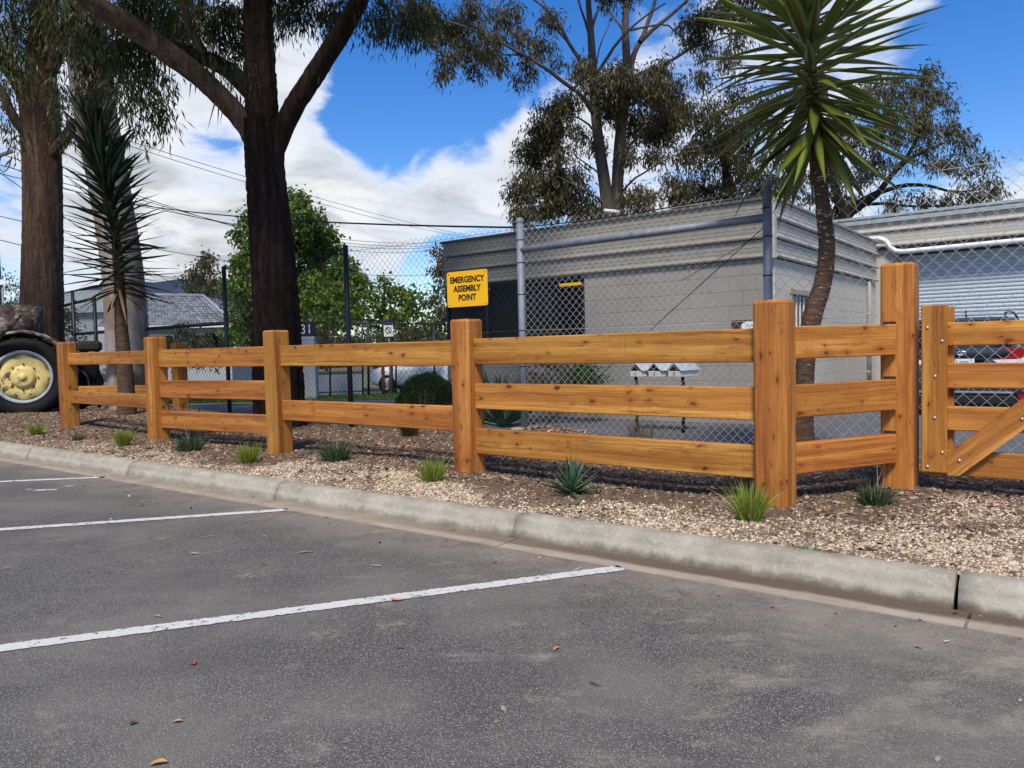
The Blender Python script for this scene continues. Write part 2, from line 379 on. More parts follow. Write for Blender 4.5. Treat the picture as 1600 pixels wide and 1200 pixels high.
def island(t): return t.add('ShaderNodeNewGeometry').outputs['Random Per Island']
def m_chips(name, stops):
    t = mat(name); return finish(t, t.ramp(island(t), stops), .9, None, spec=.15)
def m_leaf(name, stops, trans=.25, rough=.5, spec=.3):
    t = mat(name); r = island(t); c = t.ramp(r, stops); finish(t, c, rough, spec=spec)
    if trans:
        tr = t.add('ShaderNodeBsdfTranslucent'); t.put(tr.inputs[0], t.mix(.5, c, (.16, .2, .03))); mx = t.add('ShaderNodeMixShader'); mx.inputs[0].default_value = trans
        t.l.new(t.b.outputs[0], mx.inputs[1]); t.l.new(tr.outputs[0], mx.inputs[2]); t.l.new(mx.outputs[0], t.out.inputs[0])
    return t.m
def m_bark(name, cols, vs=(9, 9, .9), bstr=.8, patch=None, bd=.04):
    t = mat(name); v = objco(t); w = t.vmath('ADD', v, t.vmath('SCALE', t.noise(v, 3, 3, out='Color'), scale=.10))
    n = t.noise(t.vmath('MULTIPLY', w, vs), 1.4, 8, .68); f = t.noise(t.vmath('MULTIPLY', w, tuple(q*4 for q in vs)), 1.5, 5, .7)
    k = t.math('ADD', t.math('MULTIPLY', n, .65), t.math('MULTIPLY', f, .35))
    c = t.ramp(k, [(.32, cols[0]), (.5, cols[1]), (.7, cols[2])])
    if patch:
        p = t.noise(t.vmath('MULTIPLY', v, (3.4, 3.4, 1.1)), 1.0, 7, .62, .8); c = t.mix(t.mapr(p, .50, .54), c, t.mix(f, patch[0], patch[1]))
    return finish(t, c, .92, k, bstr, bd, .12)
def m_metal(name, col, rough, mtl=.7, var=.25, streak=True):
    t = mat(name); v = objco(t); n = t.noise(t.vmath('MULTIPLY', v, (6, 6, 2)), 2., 7, .65); f = t.noise(v, 60, 4, .7)
    c = t.ramp(t.math('ADD', t.math('MULTIPLY', n, .7), t.math('MULTIPLY', f, .3)), [(.3, tuple(q*(1-var) for q in col)), (.7, tuple(min(q*(1+var), 1) for q in col))])
    return finish(t, c, rough, f, .08, .003, .4, mtl)
def m_block(name, a, b):
    t = mat(name); v = geoco(t); oi = t.add('ShaderNodeObjectInfo').outputs['Random']
    n = t.noise(v, 1.3, 6, .6); f = t.noise(v, 110, 4, .75); k = t.math('ADD', t.math('MULTIPLY', n, .82), t.math('MULTIPLY', oi, .18))
    c = t.mix(k, a, b); st = t.noise(t.vmath('MULTIPLY', v, (3, 3, .6)), 2.2, 6, .65)
    c = t.mix(t.mapr(st, .55, .78, 0, .35), c, tuple(q*.6 for q in a)); c = t.mix(t.mapr(f, .5, .8, 0, .3), c, tuple(q*.55 for q in a))
    return finish(t, c, .9, f, .5, .006, .15)
def m_yucca(name, base, tip, edge):
    t = mat(name); v = objco(t); x, y, z = t.sep(v); oi = t.add('ShaderNodeObjectInfo').outputs['Random']
    st = t.noise(t.vmath('MULTIPLY', v, (2, 160, 2)), 1., 3); c = t.mix(t.mapr(x, 0, .35), base, tip)
    c = t.mix(t.mapr(st, .4, .7, 0, .45), c, edge); hs = t.add('ShaderNodeHueSaturation'); t.put(hs.inputs['Color'], c)
    t.put(hs.inputs['Value'], t.math('MULTIPLY_ADD', oi, .7, .65)); t.put(hs.inputs['Hue'], t.math('MULTIPLY_ADD', oi, .03, .485))
    finish(t, hs.outputs[0], .38, st, .15, .002, .45)
    tr = t.add('ShaderNodeBsdfTranslucent'); t.put(tr.inputs[0], hs.outputs[0]); mx = t.add('ShaderNodeMixShader'); mx.inputs[0].default_value = .18
    t.l.new(t.b.outputs[0], mx.inputs[1]); t.l.new(tr.outputs[0], mx.inputs[2]); t.l.new(mx.outputs[0], t.out.inputs[0])
    return t.m
def m_flaky():
    t = mat('flaking cream wheel paint'); v = objco(t); n = t.noise(v, 5.5, 9, .66, .5); n2 = t.noise(v, 30, 5)
    fl = t.mapr(t.math('ADD', n, t.math('MULTIPLY', n2, .12)), .625, .645); c = t.mix(n2, (.60, .46, .15), (.74, .60, .26))
    c = t.mix(t.mapr(n2, .55, .75, 0, .5), c, (.45, .33, .12)); c = t.mix(fl, c, t.mix(n2, (.05, .03, .03), (.22, .12, .1)))
    return finish(t, c, .55, t.math('SUBTRACT', 1., fl), .3, .004, .3)
def m_lichen():
    t = mat('weathered grey mudguard'); v = objco(t); n = t.noise(v, 5, 8, .65); n2 = t.noise(v, 16, 6, .7)
    c = t.ramp(n, [(.38, (.02, .013, .011)), (.52, (.085, .066, .058)), (.66, (.40, .37, .35))]); c = t.mix(t.mapr(n2, .45, .65, 0, .75), c, (.07, .045, .035))
    return finish(t, c, .85, n2, .4, .01, .2)
def m_grass(name, stops): return m_leaf(name, stops, .3, .55)

M = {}
M['wood'] = m_wood(); M['asphalt'] = m_asphalt(); M['paint'] = m_paint(); M['soil'] = m_soil(); M['gutter'] = m_gutter()
M['kerb'] = m_concrete('kerb concrete', (.25, .225, .175), (.42, .385, .315), (.25, .205, .145))
M['drive'] = plain('grey driveway asphalt', (.105, .105, .115), .85, .25, 3)
M['chips'] = m_chips('crushed granite chips', [(0, (.24, .16, .10)), (.25, (.40, .29, .19)), (.6, (.56, .44, .31)), (.88, (.67, .56, .42)), (1, (.76, .69, .57))])
M['mulch'] = m_chips('bark mulch', [(0, (.06, .038, .025)), (.5, (.17, .108, .072)), (.8, (.31, .21, .15)), (1, (.46, .36, .27))])
M['clod'] = m_chips('soil clods', [(0, (.075, .05, .032)), (.6, (.15, .108, .072)), (1, (.25, .19, .135))])
M['galv'] = m_metal('galvanised steel', (.20, .22, .26), .62, .25, .45)
M['galvwire'] = m_metal('galvanised wire', (.50, .49, .46), .6, .2)
M['black'] = m_metal('black coated steel', (.016, .017, .02), .45, .1)
M['steel'] = m_metal('zinc bolt heads', (.55, .53, .50), .38, .9)
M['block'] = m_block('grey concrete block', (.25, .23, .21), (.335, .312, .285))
M['blockside'] = m_block('lit pale block', (.47, .43, .36), (.60, .56, .48))  # paler than the front: the side's brighter light is put into this colour
M['mortar'] = plain('dark mortar', (.255, .235, .215), .95, .15, 6)
M['fascia'] = m_metal('shaded beige sheet cladding', (.27, .25, .215), .6, .05, .18)  # same cladding as the side, with the front's shade put into the colour
M['fasciaside'] = m_metal('lit beige sheet cladding', (.44, .41, .36), .6, .05, .15)  # same cladding as the front, with the side's brighter light painted in
M['capping'] = plain('dark roof capping', (.10, .09, .08), .6, .2)
M['pvc'] = plain('white plastic pipe', (.72, .73, .78), .4, .06)
M['door'] = m_metal('pale blue grey roller door', (.42, .49, .55), .45, .15, .1)
M['glass'] = finish((lambda t: t)(mat('dark window glass')), (.006, .007, .012), .12, spec=.12)
M['navy'] = plain('dark navy window frame', (.02, .022, .035), .5)
M['yellow'] = plain('yellow sign enamel', (.86, .45, .005), .45, .04, 6)
M['ink'] = plain('black lettering', (.02, .013, .008), .5)
M['rubber'] = plain('weathered tyre rubber', (.011, .0105, .012), .75, .4, 14, bstr=.3, spec=.15)
M['rim'] = plain('grey blue rim steel', (.32, .36, .38), .5, .3, 12)
M['flaky'] = m_flaky(); M['lichen'] = m_lichen(); M['iron'] = plain('rusty dark iron', (.035, .024, .02), .8, .4, 9, bstr=.4)
M['bark_dark'] = m_bark('dark furrowed bark', [(.005, .0035, .003), (.026, .016, .0125), (.095, .058, .042)], (10, 10, .7), 1.0, None, .08)
M['bark_brown'] = m_bark('stringy brown bark', [(.018, .011, .008), (.08, .05, .036), (.22, .145, .105)], (13, 13, .6), 1.0, None, .07)
M['bark_pale'] = m_bark('smooth mottled gum bark', [(.17, .145, .135), (.29, .255, .24), (.43, .39, .36)], (4, 4, 1.2), .35, [(.30, .21, .165), (.17, .115, .09)], .025)
M['bark_limb'] = m_bark('peeling limb bark', [(.03, .02, .016), (.11, .078, .06), (.26, .20, .155)], (8, 8, 1.5), .6)
M['bark_gum'] = m_bark('grey brown gum limbs', [(.04, .03, .025), (.10, .08, .068), (.18, .15, .13)], (5, 5, 1), .4)
M['bark_yucca'] = m_bark('ringed yucca trunk', [(.04, .022, .014), (.10, .06, .04), (.20, .14, .1)], (6, 6, 26), .7)
M['scar'] = plain('pale leaf scars', (.55, .48, .40), .8)
EUC = [(0, (.014, .021, .006)), (.4, (.034, .043, .011)), (.75, (.066, .071, .020)), (1, (.12, .105, .034))]
M['leaf_euc'] = m_leaf('gum leaves', [(0, (.026, .026, .010)), (.4, (.055, .052, .020)), (.75, (.095, .080, .032)), (1, (.17, .11, .045))], .2)
M['leaf_near'] = m_leaf('dark hanging gum leaves', EUC, .22)
M['leaf_far'] = m_leaf('grey green gum leaves', [(0, (.030, .032, .015)), (.5, (.065, .060, .026)), (1, (.16, .11, .045))], .2)
M['leaf_green'] = m_leaf('bright green leaves', [(0, (.035, .068, .012)), (.5, (.085, .145, .022)), (1, (.17, .24, .04))], .35)
M['leaf_lime'] = m_leaf('yellow green leaves', [(0, (.06, .10, .012)), (.5, (.125, .19, .02)), (1, (.23, .30, .04))], .35)
M['leaf_olive'] = m_leaf('olive shrub leaves', [(0, (.03, .037, .014)), (.6, (.075, .08, .032)), (1, (.14, .13, .06))], .25)
M['leaf_hedge'] = m_leaf('dense hedge leaves', [(0, (.018, .05, .008)), (.6, (.035, .09, .012)), (1, (.07, .15, .02))], .25)
M['leaf_brown'] = m_leaf('brown shrub leaves', [(0, (.05, .025, .012)), (.6, (.11, .06, .03)), (1, (.2, .13, .07))], .2)
M['twig'] = plain('thin twigs', (.06, .045, .035), .9)
M['yucca'] = m_yucca('yucca leaf', (.36, .37, .14), (.135, .175, .024), (.24, .26, .05))
M['yucca_dark'] = m_yucca('dark yucca leaf', (.06, .075, .025), (.018, .034, .011), (.034, .052, .014))
M['agave'] = m_yucca('blue green agave leaf', (.10, .17, .085), (.045, .105, .06), (.07, .14, .08))
M['grass_lime'] = m_grass('lime grass blades', [(0, (.10, .16, .015)), (.6, (.21, .30, .03)), (1, (.42, .40, .10))])
M['grass_blue'] = m_grass('blue green tuft', [(0, (.022, .048, .02)), (.6, (.05, .09, .04)), (1, (.14, .17, .10))])
M['grass_red'] = m_grass('reddish rush stems', [(0, (.05, .03, .02)), (.6, (.13, .085, .05)), (1, (.25, .19, .1))])
M['grass_dark'] = m_grass('dark tussock', [(0, (.02, .02, .013)), (.7, (.05, .05, .03)), (1, (.14, .12, .07))])
M['straw'] = m_grass('dry straw', [(0, (.25, .18, .11)), (1, (.5, .41, .3))])
M['lawn'] = plain('green lawn', (.075, .11, .03), .95, .4, 2)
M['field'] = plain('dry ground', (.12, .115, .07), .95, .35, .4)
M['hill'] = plain('haze tinted wooded hill', (.045, .062, .10), 1, .25, .02, spec=0)  # blue of the distant haze is mixed into the hill colour
M['white'] = plain('white paint', (.72, .73, .74), .5, .05)
M['housewall'] = plain('pale house wall', (.36, .38, .41), .8, .08, 2)
M['bluegrey'] = plain('blue grey wall paint', (.20, .23, .28), .8, .12, 2)
M['tile'] = m_chips('grey concrete roof tiles', [(0, (.16, .165, .19)), (1, (.34, .35, .40))])
M['carblue'] = finish(mat('dark blue grey car paint'), (.03, .036, .05), .22, spec=.6)
M['carwhite'] = finish(mat('white car paint'), (.75, .77, .80), .25, spec=.5)
M['chrome'] = finish(mat('bright trim'), (.75, .76, .80), .2, metal=.9)
M['red'] = finish(mat('red lamp lens'), (.30, .008, .012), .2, spec=.4)
M['clear'] = finish(mat('clear lamp lens'), (.75, .72, .72), .12, spec=.5)
M['brown'] = plain('dark brown sign board', (.06, .025, .02), .5)
M['blue'] = plain('blue sign header', (.03, .05, .16), .5)
M['pole'] = plain('weathered timber pole', (.13, .11, .10), .9, .3, 12)
M['cable'] = plain('black cable', (.012, .012, .014), .6)
M['tin'] = m_metal('galvanised letterbox roof', (.55, .62, .68), .4, .4)
M['cream'] = plain('cream letterbox front', (.62, .60, .52), .55)
M['rust'] = plain('rust red post', (.10, .03, .02), .8)

# ------------------------------------------------------------------ site frame: T runs along the kerb (to the right and nearer), S away from the car park
L0 = Vector((-6.4, 9.5, 0)); TA = Vector((.798, -.6025, 0)); TB = Vector((.6025, .798, 0)); UP = Vector((0, 0, 1))
def ts(t, s, z=0.0): return L0+TA*t+TB*s+UP*z
def to_ts(p): q = Vector((p[0], p[1], 0))-L0; return q.dot(TA), q.dot(TB)
MT = Matrix((TA, TB, UP)).transposed()              # local axes of the site
LOW = -.12
MOUNDS = [(6.25, 2.95, .55, .17), (-2.0, 3.3, 2.2, .12), (4.6, 3.2, .7, .05)]
_hs = [(rng.uniform(0, 6.28), rng.uniform(.6, 6), rng.uniform(0, 6.28)) for _ in range(14)]
def bed_h(t, s):
    h = 0*t
    for a, f, ph in _hs: h = h+np.sin((t*math.cos(a)+s*math.sin(a))*f+ph)*.012/(1+f*.5)
    h = h*np.clip(s/.5, 0, 1)+.015*np.clip(s/.8, 0, 1)-.015
    for mt, ms, r, a in MOUNDS: h = h+a*np.exp(-((t-mt)**2+(s-ms)**2)/(r*r))
    return h
def zfar(Y): return LOW-.04-np.clip((Y-17)/20, 0, 1)*.75

def build_ground():
    # terrain out to the horizon
    xs = np.concatenate([np.linspace(-2500, -80, 12), np.linspace(-60, 60, 25), np.linspace(80, 2500, 12)])
    ys = np.concatenate([np.linspace(-60, 60, 61), np.linspace(70, 3000, 20)])
    X, Y = np.meshgrid(xs, ys); Z = zfar(Y)-.03
    v = np.stack([X, Y, Z], -1).reshape(-1, 3); nx = len(xs); i = np.arange(len(ys)-1)[:, None]*nx+np.arange(nx-1)[None]
    f = np.stack([i, i+1, i+nx+1, i+nx], -1).reshape(-1, 4)
    tag(np_obj('ground', v, f, M['field'], smooth=True), kind='structure')
    m = MB(); a = [ts(-30, -.25, LOW), ts(-30, -60, LOW), ts(45, -60, LOW), ts(45, -.25, LOW)]
    m.quad(*a); tag(m.build('car_park', M['asphalt']), kind='structure')
    # driveway behind the bed, falling away gently
    tt = np.linspace(-14, 45, 60); ss = np.linspace(3.2, 14.6, 24); v = []
    for s in ss:
        for t in tt:
            p = ts(t, s); v.append((p.x, p.y, float(zfar(np.array(p.y)))+.035))
    nx = len(tt); i = np.arange(len(ss)-1)[:, None]*nx+np.arange(nx-1)[None]
    tag(np_obj('driveway', np.array(v), np.stack([i, i+1, i+nx+1, i+nx], -1).reshape(-1, 4), M['drive'], smooth=True), kind='structure')
    # planted bed
    tt = np.arange(-16, 30, .14); ss = np.concatenate([np.arange(0, 3.31, .1), [3.36, 3.42]])
    T, S = np.meshgrid(tt, ss); H = bed_h(T, S); H[-1] = LOW-.1
    P = np.array(L0)+T[..., None]*np.array(TA)+S[..., None]*np.array(TB)+H[..., None]*np.array(UP)
    nx = len(tt); i = np.arange(len(ss)-1)[:, None]*nx+np.arange(nx-1)[None]
    tag(np_obj('garden_bed', P.reshape(-1, 3), np.stack([i, i+1, i+nx+1, i+nx], -1).reshape(-1, 4), M['soil'], smooth=True), kind='structure')
    # gutter tray
    m = MB(); j = [-14.9+2.3*k for k in range(20)]
    for a, b in zip(j, j[1:]):
        o = random.uniform(-.006, .006)
        m.box(ts((a+b)/2+.06, -.262+o, LOW-.046), (b-a-.012, .2, .1), MT)
    tag(m.build('gutter', M['gutter']), kind='structure')
    # kerb stones
    k = bpy.data.objects.new('kerb', None); COL.objects.link(k); tag(k, kind='structure'); ORG[k.name] = Vector()
    prof = [(0, -.25), (0, .004), (-.02, .012), (-.085, .010), (-.112, 0), (-.132, -.02), (-.142, -.045), (-.166, -.11), (-.172, -.25)]
    js = [1.2-2.3*5+2.3*q for q in range(16)]
    for a, b in zip(js, js[1:]):
        m = MB(); secs = []; g = .0022; n = 24; dz = random.uniform(-.006, .006); dn = random.uniform(-.006, .006)
        for q in range(n+1):
            t = a+g+(b-a-2*g)*q/n; e = .006 if q in (0, n) else 0
            secs.append([ts(t+(.008 if q == 0 else -.008 if q == n else 0), p+dn+random.uniform(-.003, .003)*(i not in (0, 8)), z+dz-e*(.3 if z > -.2 else 0)+random.uniform(-.002, .002)) for i, (p, z) in enumerate(prof)])
        m.loft(secs); o = m.build('kerb_stone', M['kerb'], k)
    # painted bay lines: ragged strips on the asphalt
    def line(a, b, w):
        a, b = Vector(a), Vector(b); d = (b-a).normalized(); n = Vector((-d.y, d.x, 0)); L = (b-a).length; q = int(L/.012); m = MB(); vs = []
        for i in range(q+1):
            p = a+d*(L*i/q)
            for sgn in (-1, 1): vs.append(p+n*sgn*(w/2+random.gauss(0, .0028))+UP*.004)
        m.add(vs, [(2*i, 2*i+1, 2*i+3, 2*i+2) for i in range(q)])
        tag(m.build('parking_line', M['paint']), kind='structure')
    for (p0, p1) in (((972, 888), (0, 1014)), ((449, 797), (0, 828)), ((164, 746), (0, 753))):
        a, b = gp(*p0, LOW), gp(*p1, LOW); line(a, a+(b-a).normalized()*5.0, .085)
    for (px, py, w, l) in ((72, 766, .022, .13), (108, 760, .012, .06), (45, 765, .008, .05)):
        p = gp(px, py, LOW); m = MB(); n = 14
        m.add([p+Vector((math.cos(6.28*i/n)*l*random.uniform(.6, 1), math.sin(6.28*i/n)*w*2*random.uniform(.5, 1), .004)) for i in range(n)], [tuple(range(n))])
        tag(m.build('paint_spill', M['paint']), kind='structure')
build_ground()

# ------------------------------------------------------------------ loose stones and mulch on the bed
def chips(name, n, mt, size, flat, pick, zoff=0.0, seed=1):
    r = np.random.default_rng(seed); t, s = pick(r, n); n = len(t)
    p = np.array(L0)+t[:, None]*np.array(TA)+s[:, None]*np.array(TB)
    p[:, 2] = bed_h(t, s)+zoff
    sz = r.uniform(*size, n)*r.choice([.7, 1, 1, 1.5], n); a = r.uniform(0, 6.28, n); el = r.uniform(1, flat[1], n)
    ux = np.stack([np.cos(a), np.sin(a), r.normal(0, .3, n)], 1); uy = np.stack([-np.sin(a), np.cos(a), r.normal(0, .3, n)], 1)
    hx = (sz*.5*el)[:, None]*ux; hy = (sz*.5)[:, None]*uy; up = np.array([0, 0, 1.])*(sz*flat[0]*r.uniform(.6, 1.3, n))[:, None]
    top = lambda sx, sy: p+hx*sx*.55+hy*sy*.55+up+(hx*r.normal(0, .12, n)[:, None])
    bot = lambda sx, sy: p+hx*sx+hy*sy-up*.4+(hy*r.normal(0, .15, n)[:, None])
    v = np.stack([bot(-1, -1), bot(1, -1), bot(1, 1), bot(-1, 1), top(-1, 0), top(1, .2)], 1).reshape(-1, 3)
    b = np.arange(n)[:, None]*6
    f = np.concatenate([b+np.array([[0, 1, 5, 4]]), b+np.array([[2, 3, 4, 5]])]); 
    f3 = np.concatenate([b+np.array([[1, 2, 5, 5]]), b+np.array([[3, 0, 4, 4]])])
    tri = np.concatenate([f[:, [0, 1, 2]], f[:, [0, 2, 3]], f3[:, :3]])
    return tag(np_obj(name, v, tri, mt), kind='stuff')
def patch(t, s, k=1.0): return np.sin(t*2.1*k+s*3.3)+np.sin(t*4.7*k-s*5.9+1)*.8+np.sin(t*9.1*k+s*8.3+2)*.6
def pick_gravel(r, n):
    t = r.uniform(-4, 12.5, n); s = r.uniform(0.01, 1.9, n)
    lim = .72+.25*np.sin(t*1.3)+.12*patch(t, s)
    lim = np.where(t > 9.3, lim+.75*np.clip((t-9.3)/1.0, 0, 1), lim)
    pr = np.clip((lim-s)*2.2+.15, .03, 1)*np.clip((t+1)/8.5, .12, 1)
    pr = pr*np.clip(.75+.3*patch(t*1.7, s*1.7), .25, 1)
    return (lambda k: (t[k], s[k]))(r.uniform(0, 1, n) < pr)
def near(r, n, t0, t1):  # more where the camera is close
    return t0+(t1-t0)*r.uniform(0, 1, n)**.8
chips('gravel', 330000, M['chips'], (.0045, .0115), (.45, 1.6), pick_gravel, -.001, 1)
def pick_mulch(r, n):
    t = r.uniform(-8, 13, n); s = r.uniform(.02, 3.2, n); pr = np.clip(.35+.35*(s > .7)+.2*patch(s, t), .06, 1)*np.where((t > 4) & (s < .8), .35, 1)
    return (lambda k: (t[k], s[k]))(r.uniform(0, 1, n) < pr)
chips('bark_mulch', 90000, M['mulch'], (.008, .019), (.25, 3.0), pick_mulch, .002, 2)
def pick_clod(r, n):
    t = r.uniform(-5, 13, n); s = r.normal(1.25, .4, n); k = (s > .05) & (s < 3.1); return t[k], s[k]
chips('soil_clods', 5000, M['clod'], (.010, .030), (.5, 1.4), pick_clod, .0, 3)

def pick_grit(r, n):
    t = r.uniform(-3, 12.5, n); s = -.2-np.abs(r.normal(0, 1, n))**1.5*.35*r.choice([.25, 1, 1, 2.6], n); return t, s
chips('grit', 650, M['mulch'], (.003, .008), (.4, 1.5), pick_grit, LOW+.0165, 4)
chips('bark_scraps', 260, M['mulch'], (.006, .014), (.2, 3.2), pick_grit, LOW+.0165, 5)

# ------------------------------------------------------------------ timber fence and gate
def beam(name, p0, p1, w, h, parent, up=UP, bev=.006, twist=0, cut=None):
    """squared timber from p0 to p1 (centre line), w across, h along up; its mesh is local, X along the grain"""
    p0, p1 = Vector(p0), Vector(p1); L = (p1-p0).length; x = (p1-p0)/L; z = Vector(up)-x*Vector(up).dot(x); z.normalize(); y = z.cross(x)
    vs, fs = bevbox(L/2, w/2, h/2, bev)
    me = bpy.data.meshes.new(name); me.from_pydata([tuple(v) for v in vs], [], fs); me.update()
    o = link(name, me, parent, M['wood']); Mx = Matrix((x, y, z)).transposed().to_4x4(); Mx.translation = (p0+p1)/2-ORG[parent.name]
    o.matrix_local = Mx; return o
FA = Vector((.7826, -.6225, 0)); FB = Vector((.6225, .7826, 0))
def post(corner, h, parent, w=.2, bev=.018):
    c = Vector((corner[0], corner[1], 0))-FA*w/2+FB*w/2
    o = beam('post', c-UP*.25, c+UP*h, w, w, parent, up=FB, bev=bev); return c
PC = [tuple(gp(*q)[:2]) for q in ((103, 673), (243, 689), (434, 706.5), (736, 740), (1229, 797), (1427, 769.5))]
fence = thing('timber_fence', 'orange stained post and rail timber fence along the gravel bed', 'fence', (PC[3][0], PC[3][1], 0))
C = [post(q, h, fence) for q, h in zip(PC, (1.25, 1.25, 1.25, 1.25, 1.255, 1.50))]
R3, R2 = [(.155, .36), (.52, .725), (.88, 1.09)], [(.325, .53), (.875, 1.085)]
for i, rails in enumerate((([(.38, .55), (.925, 1.09)]), R3, R2, R3)):
    a, b = C[i], C[i+1]; d = (b-a).normalized(); nb = Vector((-d.y, d.x, 0))
    for lo, hi in rails:
        sl = random.uniform(-.006, .006)
        beam('rail', a+d*.02+nb*.015+UP*((lo+hi)/2+sl), b-d*.02+nb*.015+UP*((lo+hi)/2-sl), .075, hi-lo, fence)
a, b = C[4], C[5]; d = (b-a).normalized(); end = Vector((PC[5][0], PC[5][1], 0))-FA*.105
nb = Vector((-d.y, d.x, 0)); e0 = a+d*.02-nb*.01
for lo, hi in [(.185, .375), (.535, .735), (.895, 1.095)]:
    tgt = end-FB*.012+nb*.02
    dd = (tgt-e0).normalized()
    beam('rail', e0+UP*(lo+hi)/2, e0+dd*((tgt-e0).length)+UP*((lo+hi)/2+.004), .07, hi-lo, fence)
    # dark housing slot above the rail where it is let into the tall post
    m = MB(); q = end-FB*.0015-FA*.035; m.box(q+UP*(hi+.014), (.075, .002, .018), Matrix((FA, FB, UP)).transposed()); m.build('housing_slot', M['iron'], fence)
# rear wing of the fence, behind the second post
back = thing('timber_fence', 'short orange timber rail fence behind the yucca with a single visible post', 'fence', (-5.85, 13.0, 0))
c2 = post((-5.66, 12.93), 1.24, back); c3 = post((-7.80, 13.30), 1.24, back)
for lo, hi in ((.37, .53), (.9, 1.07)):
    dd = (c2-c3).normalized(); beam('rail', c3+dd*.02+UP*(lo+hi)/2, c2-dd*.02+UP*(lo+hi)/2, .075, hi-lo, back)

gate = thing('timber_gate', 'orange timber gate with diagonal brace and round bolt heads beside the tall post', 'gate', at(1440, 737, 4.93))
G0 = Vector((at(1440, 700, 4.95).x, 4.95, 0)); GA = Vector((.795, -.607, 0)); GB = Vector((.607, .795, 0)); GM = Matrix((GA, GB, UP)).transposed(); GL = 2.6
def gpt(u, n, z): return G0+GA*u+GB*n+UP*z
for u in (.073, GL-.073): beam('stile', gpt(u, 0, .135), gpt(u, 0, 1.215), .045, .146, gate, up=GA, bev=.008)
beam('rear_stile', gpt(.10, .0925, .14), gpt(.10, .0925, 1.205), .045, .146, gate, up=GA)
for lo, hi in ((.12, .28), (.41, .565), (.68, .84), (.95, 1.10)): beam('rail', gpt(.01, .046, (lo+hi)/2), gpt(GL-.01, .046, (lo+hi)/2), .044, hi-lo, gate)
b0, b1 = gpt(.17, 0, .185), gpt(1.12, 0, 1.05)
bd = (b1-b0).normalized(); bu = GB.cross(bd)*-1 if (GB.cross(bd)).z < 0 else GB.cross(bd); hw_ = .0725
def bz(u0): return (u0-.17)/(1.12-.17)*(1.05-.185)+.185
sec_h = hw_/bd.dot(GA)
poly = [(.1475, bz(.1475)+sec_h), (.1475, .128)]; ulo = .17+(.128+sec_h-.185)*(1.12-.17)/(1.05-.185); poly += [(ulo, .128), (1.12, 1.05-sec_h), (1.12, 1.05+sec_h)]
Mx = Matrix((bd, GB, bd.cross(GB))).transposed().to_4x4(); Mx.translation = gpt(.6, 0, .6); Mi = Mx.inverted(); vs = [Mi @ gpt(u, nn_, z) for nn_ in (-.0215, .0215) for u, z in poly]; kk = len(poly)
me = bpy.data.meshes.new('brace'); me.from_pydata([tuple(v) for v in vs], [], [tuple(range(kk))[::-1], tuple(range(kk, 2*kk))]+[(i, (i+1) % kk, kk+(i+1) % kk, kk+i) for i in range(kk)]); me.update()
ob = link('brace', me, gate, M['wood']); Mx.translation = Mx.translation-ORG[gate.name]; ob.matrix_local = Mx
def bolt(px, py, nrm, parent):
    # intersect the survey ray with the board's front plane
    d = ray(px, py); o = Vector((0, 0, 1)); pl = gpt(0, -.0225, 0); k = (pl-o).dot(GB)/d.dot(GB); p = o+d*k
    m = MB(); m.lathe([(0, .0075), (.004, .0072), (.008, .0055), (.0105, .002), (.011, -.003)], p, -GB, 14); m.build('bolt_head', M['steel'], parent)
for q in ((1449, 512), (1472, 533), (1461, 588), (1460, 653), (1472, 707), (1449, 729), (1499, 720), (1597, 655)): bolt(*q, None, gate)
beam('stile', gpt(GL/2, 0.092, .135), gpt(GL/2, 0.092, 1.1), .045, .12, gate, up=GA)

# ------------------------------------------------------------------ chain link fence
CL = [(-13.2, 19.1), (-8.97, 15.77), (-6.75, 13.97), (-4.53, 12.22), (-2.15, 10.15), (.13, 8.55), (2.32, 6.9), (4.55, 5.2), (6.8, 3.5)]
def wire_net(p, q, z0, z1, W, rad):
    """woven zigzag wires between two posts"""
    p, q = np.array([*p, 0.]), np.array([*q, 0.]); L = np.linalg.norm(q-p); d = (q-p)/L; nrm = np.array([-d[1], d[0], 0]); n = int(L/(W/2)); k = int((z1-z0)/(W/2))
    i = np.arange(n)[:, None]; j = np.arange(k+1)[None]
    u = (i+.5+.5*np.where(((i+j) % 2) == 0, 1, -1))*L/n; z = z0+(z1-z0)*j/k+0*i
    off = np.where(((i+j) % 2) == 0, 1, -1)*rad*.8
    wob = np.sin(u*1.7+z*2.3)*.006
    c = p+u[..., None]*d+(off+wob)[..., None]*nrm+z[..., None]*np.array([0, 0, 1.])
    ring = [nrm*rad, d*rad*.87-nrm*rad*.5, -d*rad*.87-nrm*rad*.5]
    v = np.stack([c+r for r in ring], 2)                 # n, k+1, 3, 3
    idx = np.arange(n*(k+1)*3).reshape(n, k+1, 3)
    f = np.concatenate([np.stack([idx[:, :-1, a], idx[:, :-1, (a+1) % 3], idx[:, 1:, (a+1) % 3], idx[:, 1:, a]], -1).reshape(-1, 4) for a in range(3)])
    return v.reshape(-1, 3), f
def net_obj(spans, z0, z1, W, rad, mt, parent):
    V, F, b = [], [], 0
    for p, q in spans:
        v, f = wire_net(p, q, z0, z1, W, rad); V.append(v); F.append(f+b); b += len(v)
    return np_obj('wire_mesh', np.concatenate(V), np.concatenate(F), mt, parent)
def pipe(name, p, q, r, mt, parent, n=12):
    m = MB(); m.tube([p, q], r, n); return m.build(name, mt, parent)
def v3(p, z): return Vector((p[0], p[1], z))
galv = thing('chain_link_fence', 'galvanised chain link fence in front of the grey block building', 'fence', v3(CL[5], 0))
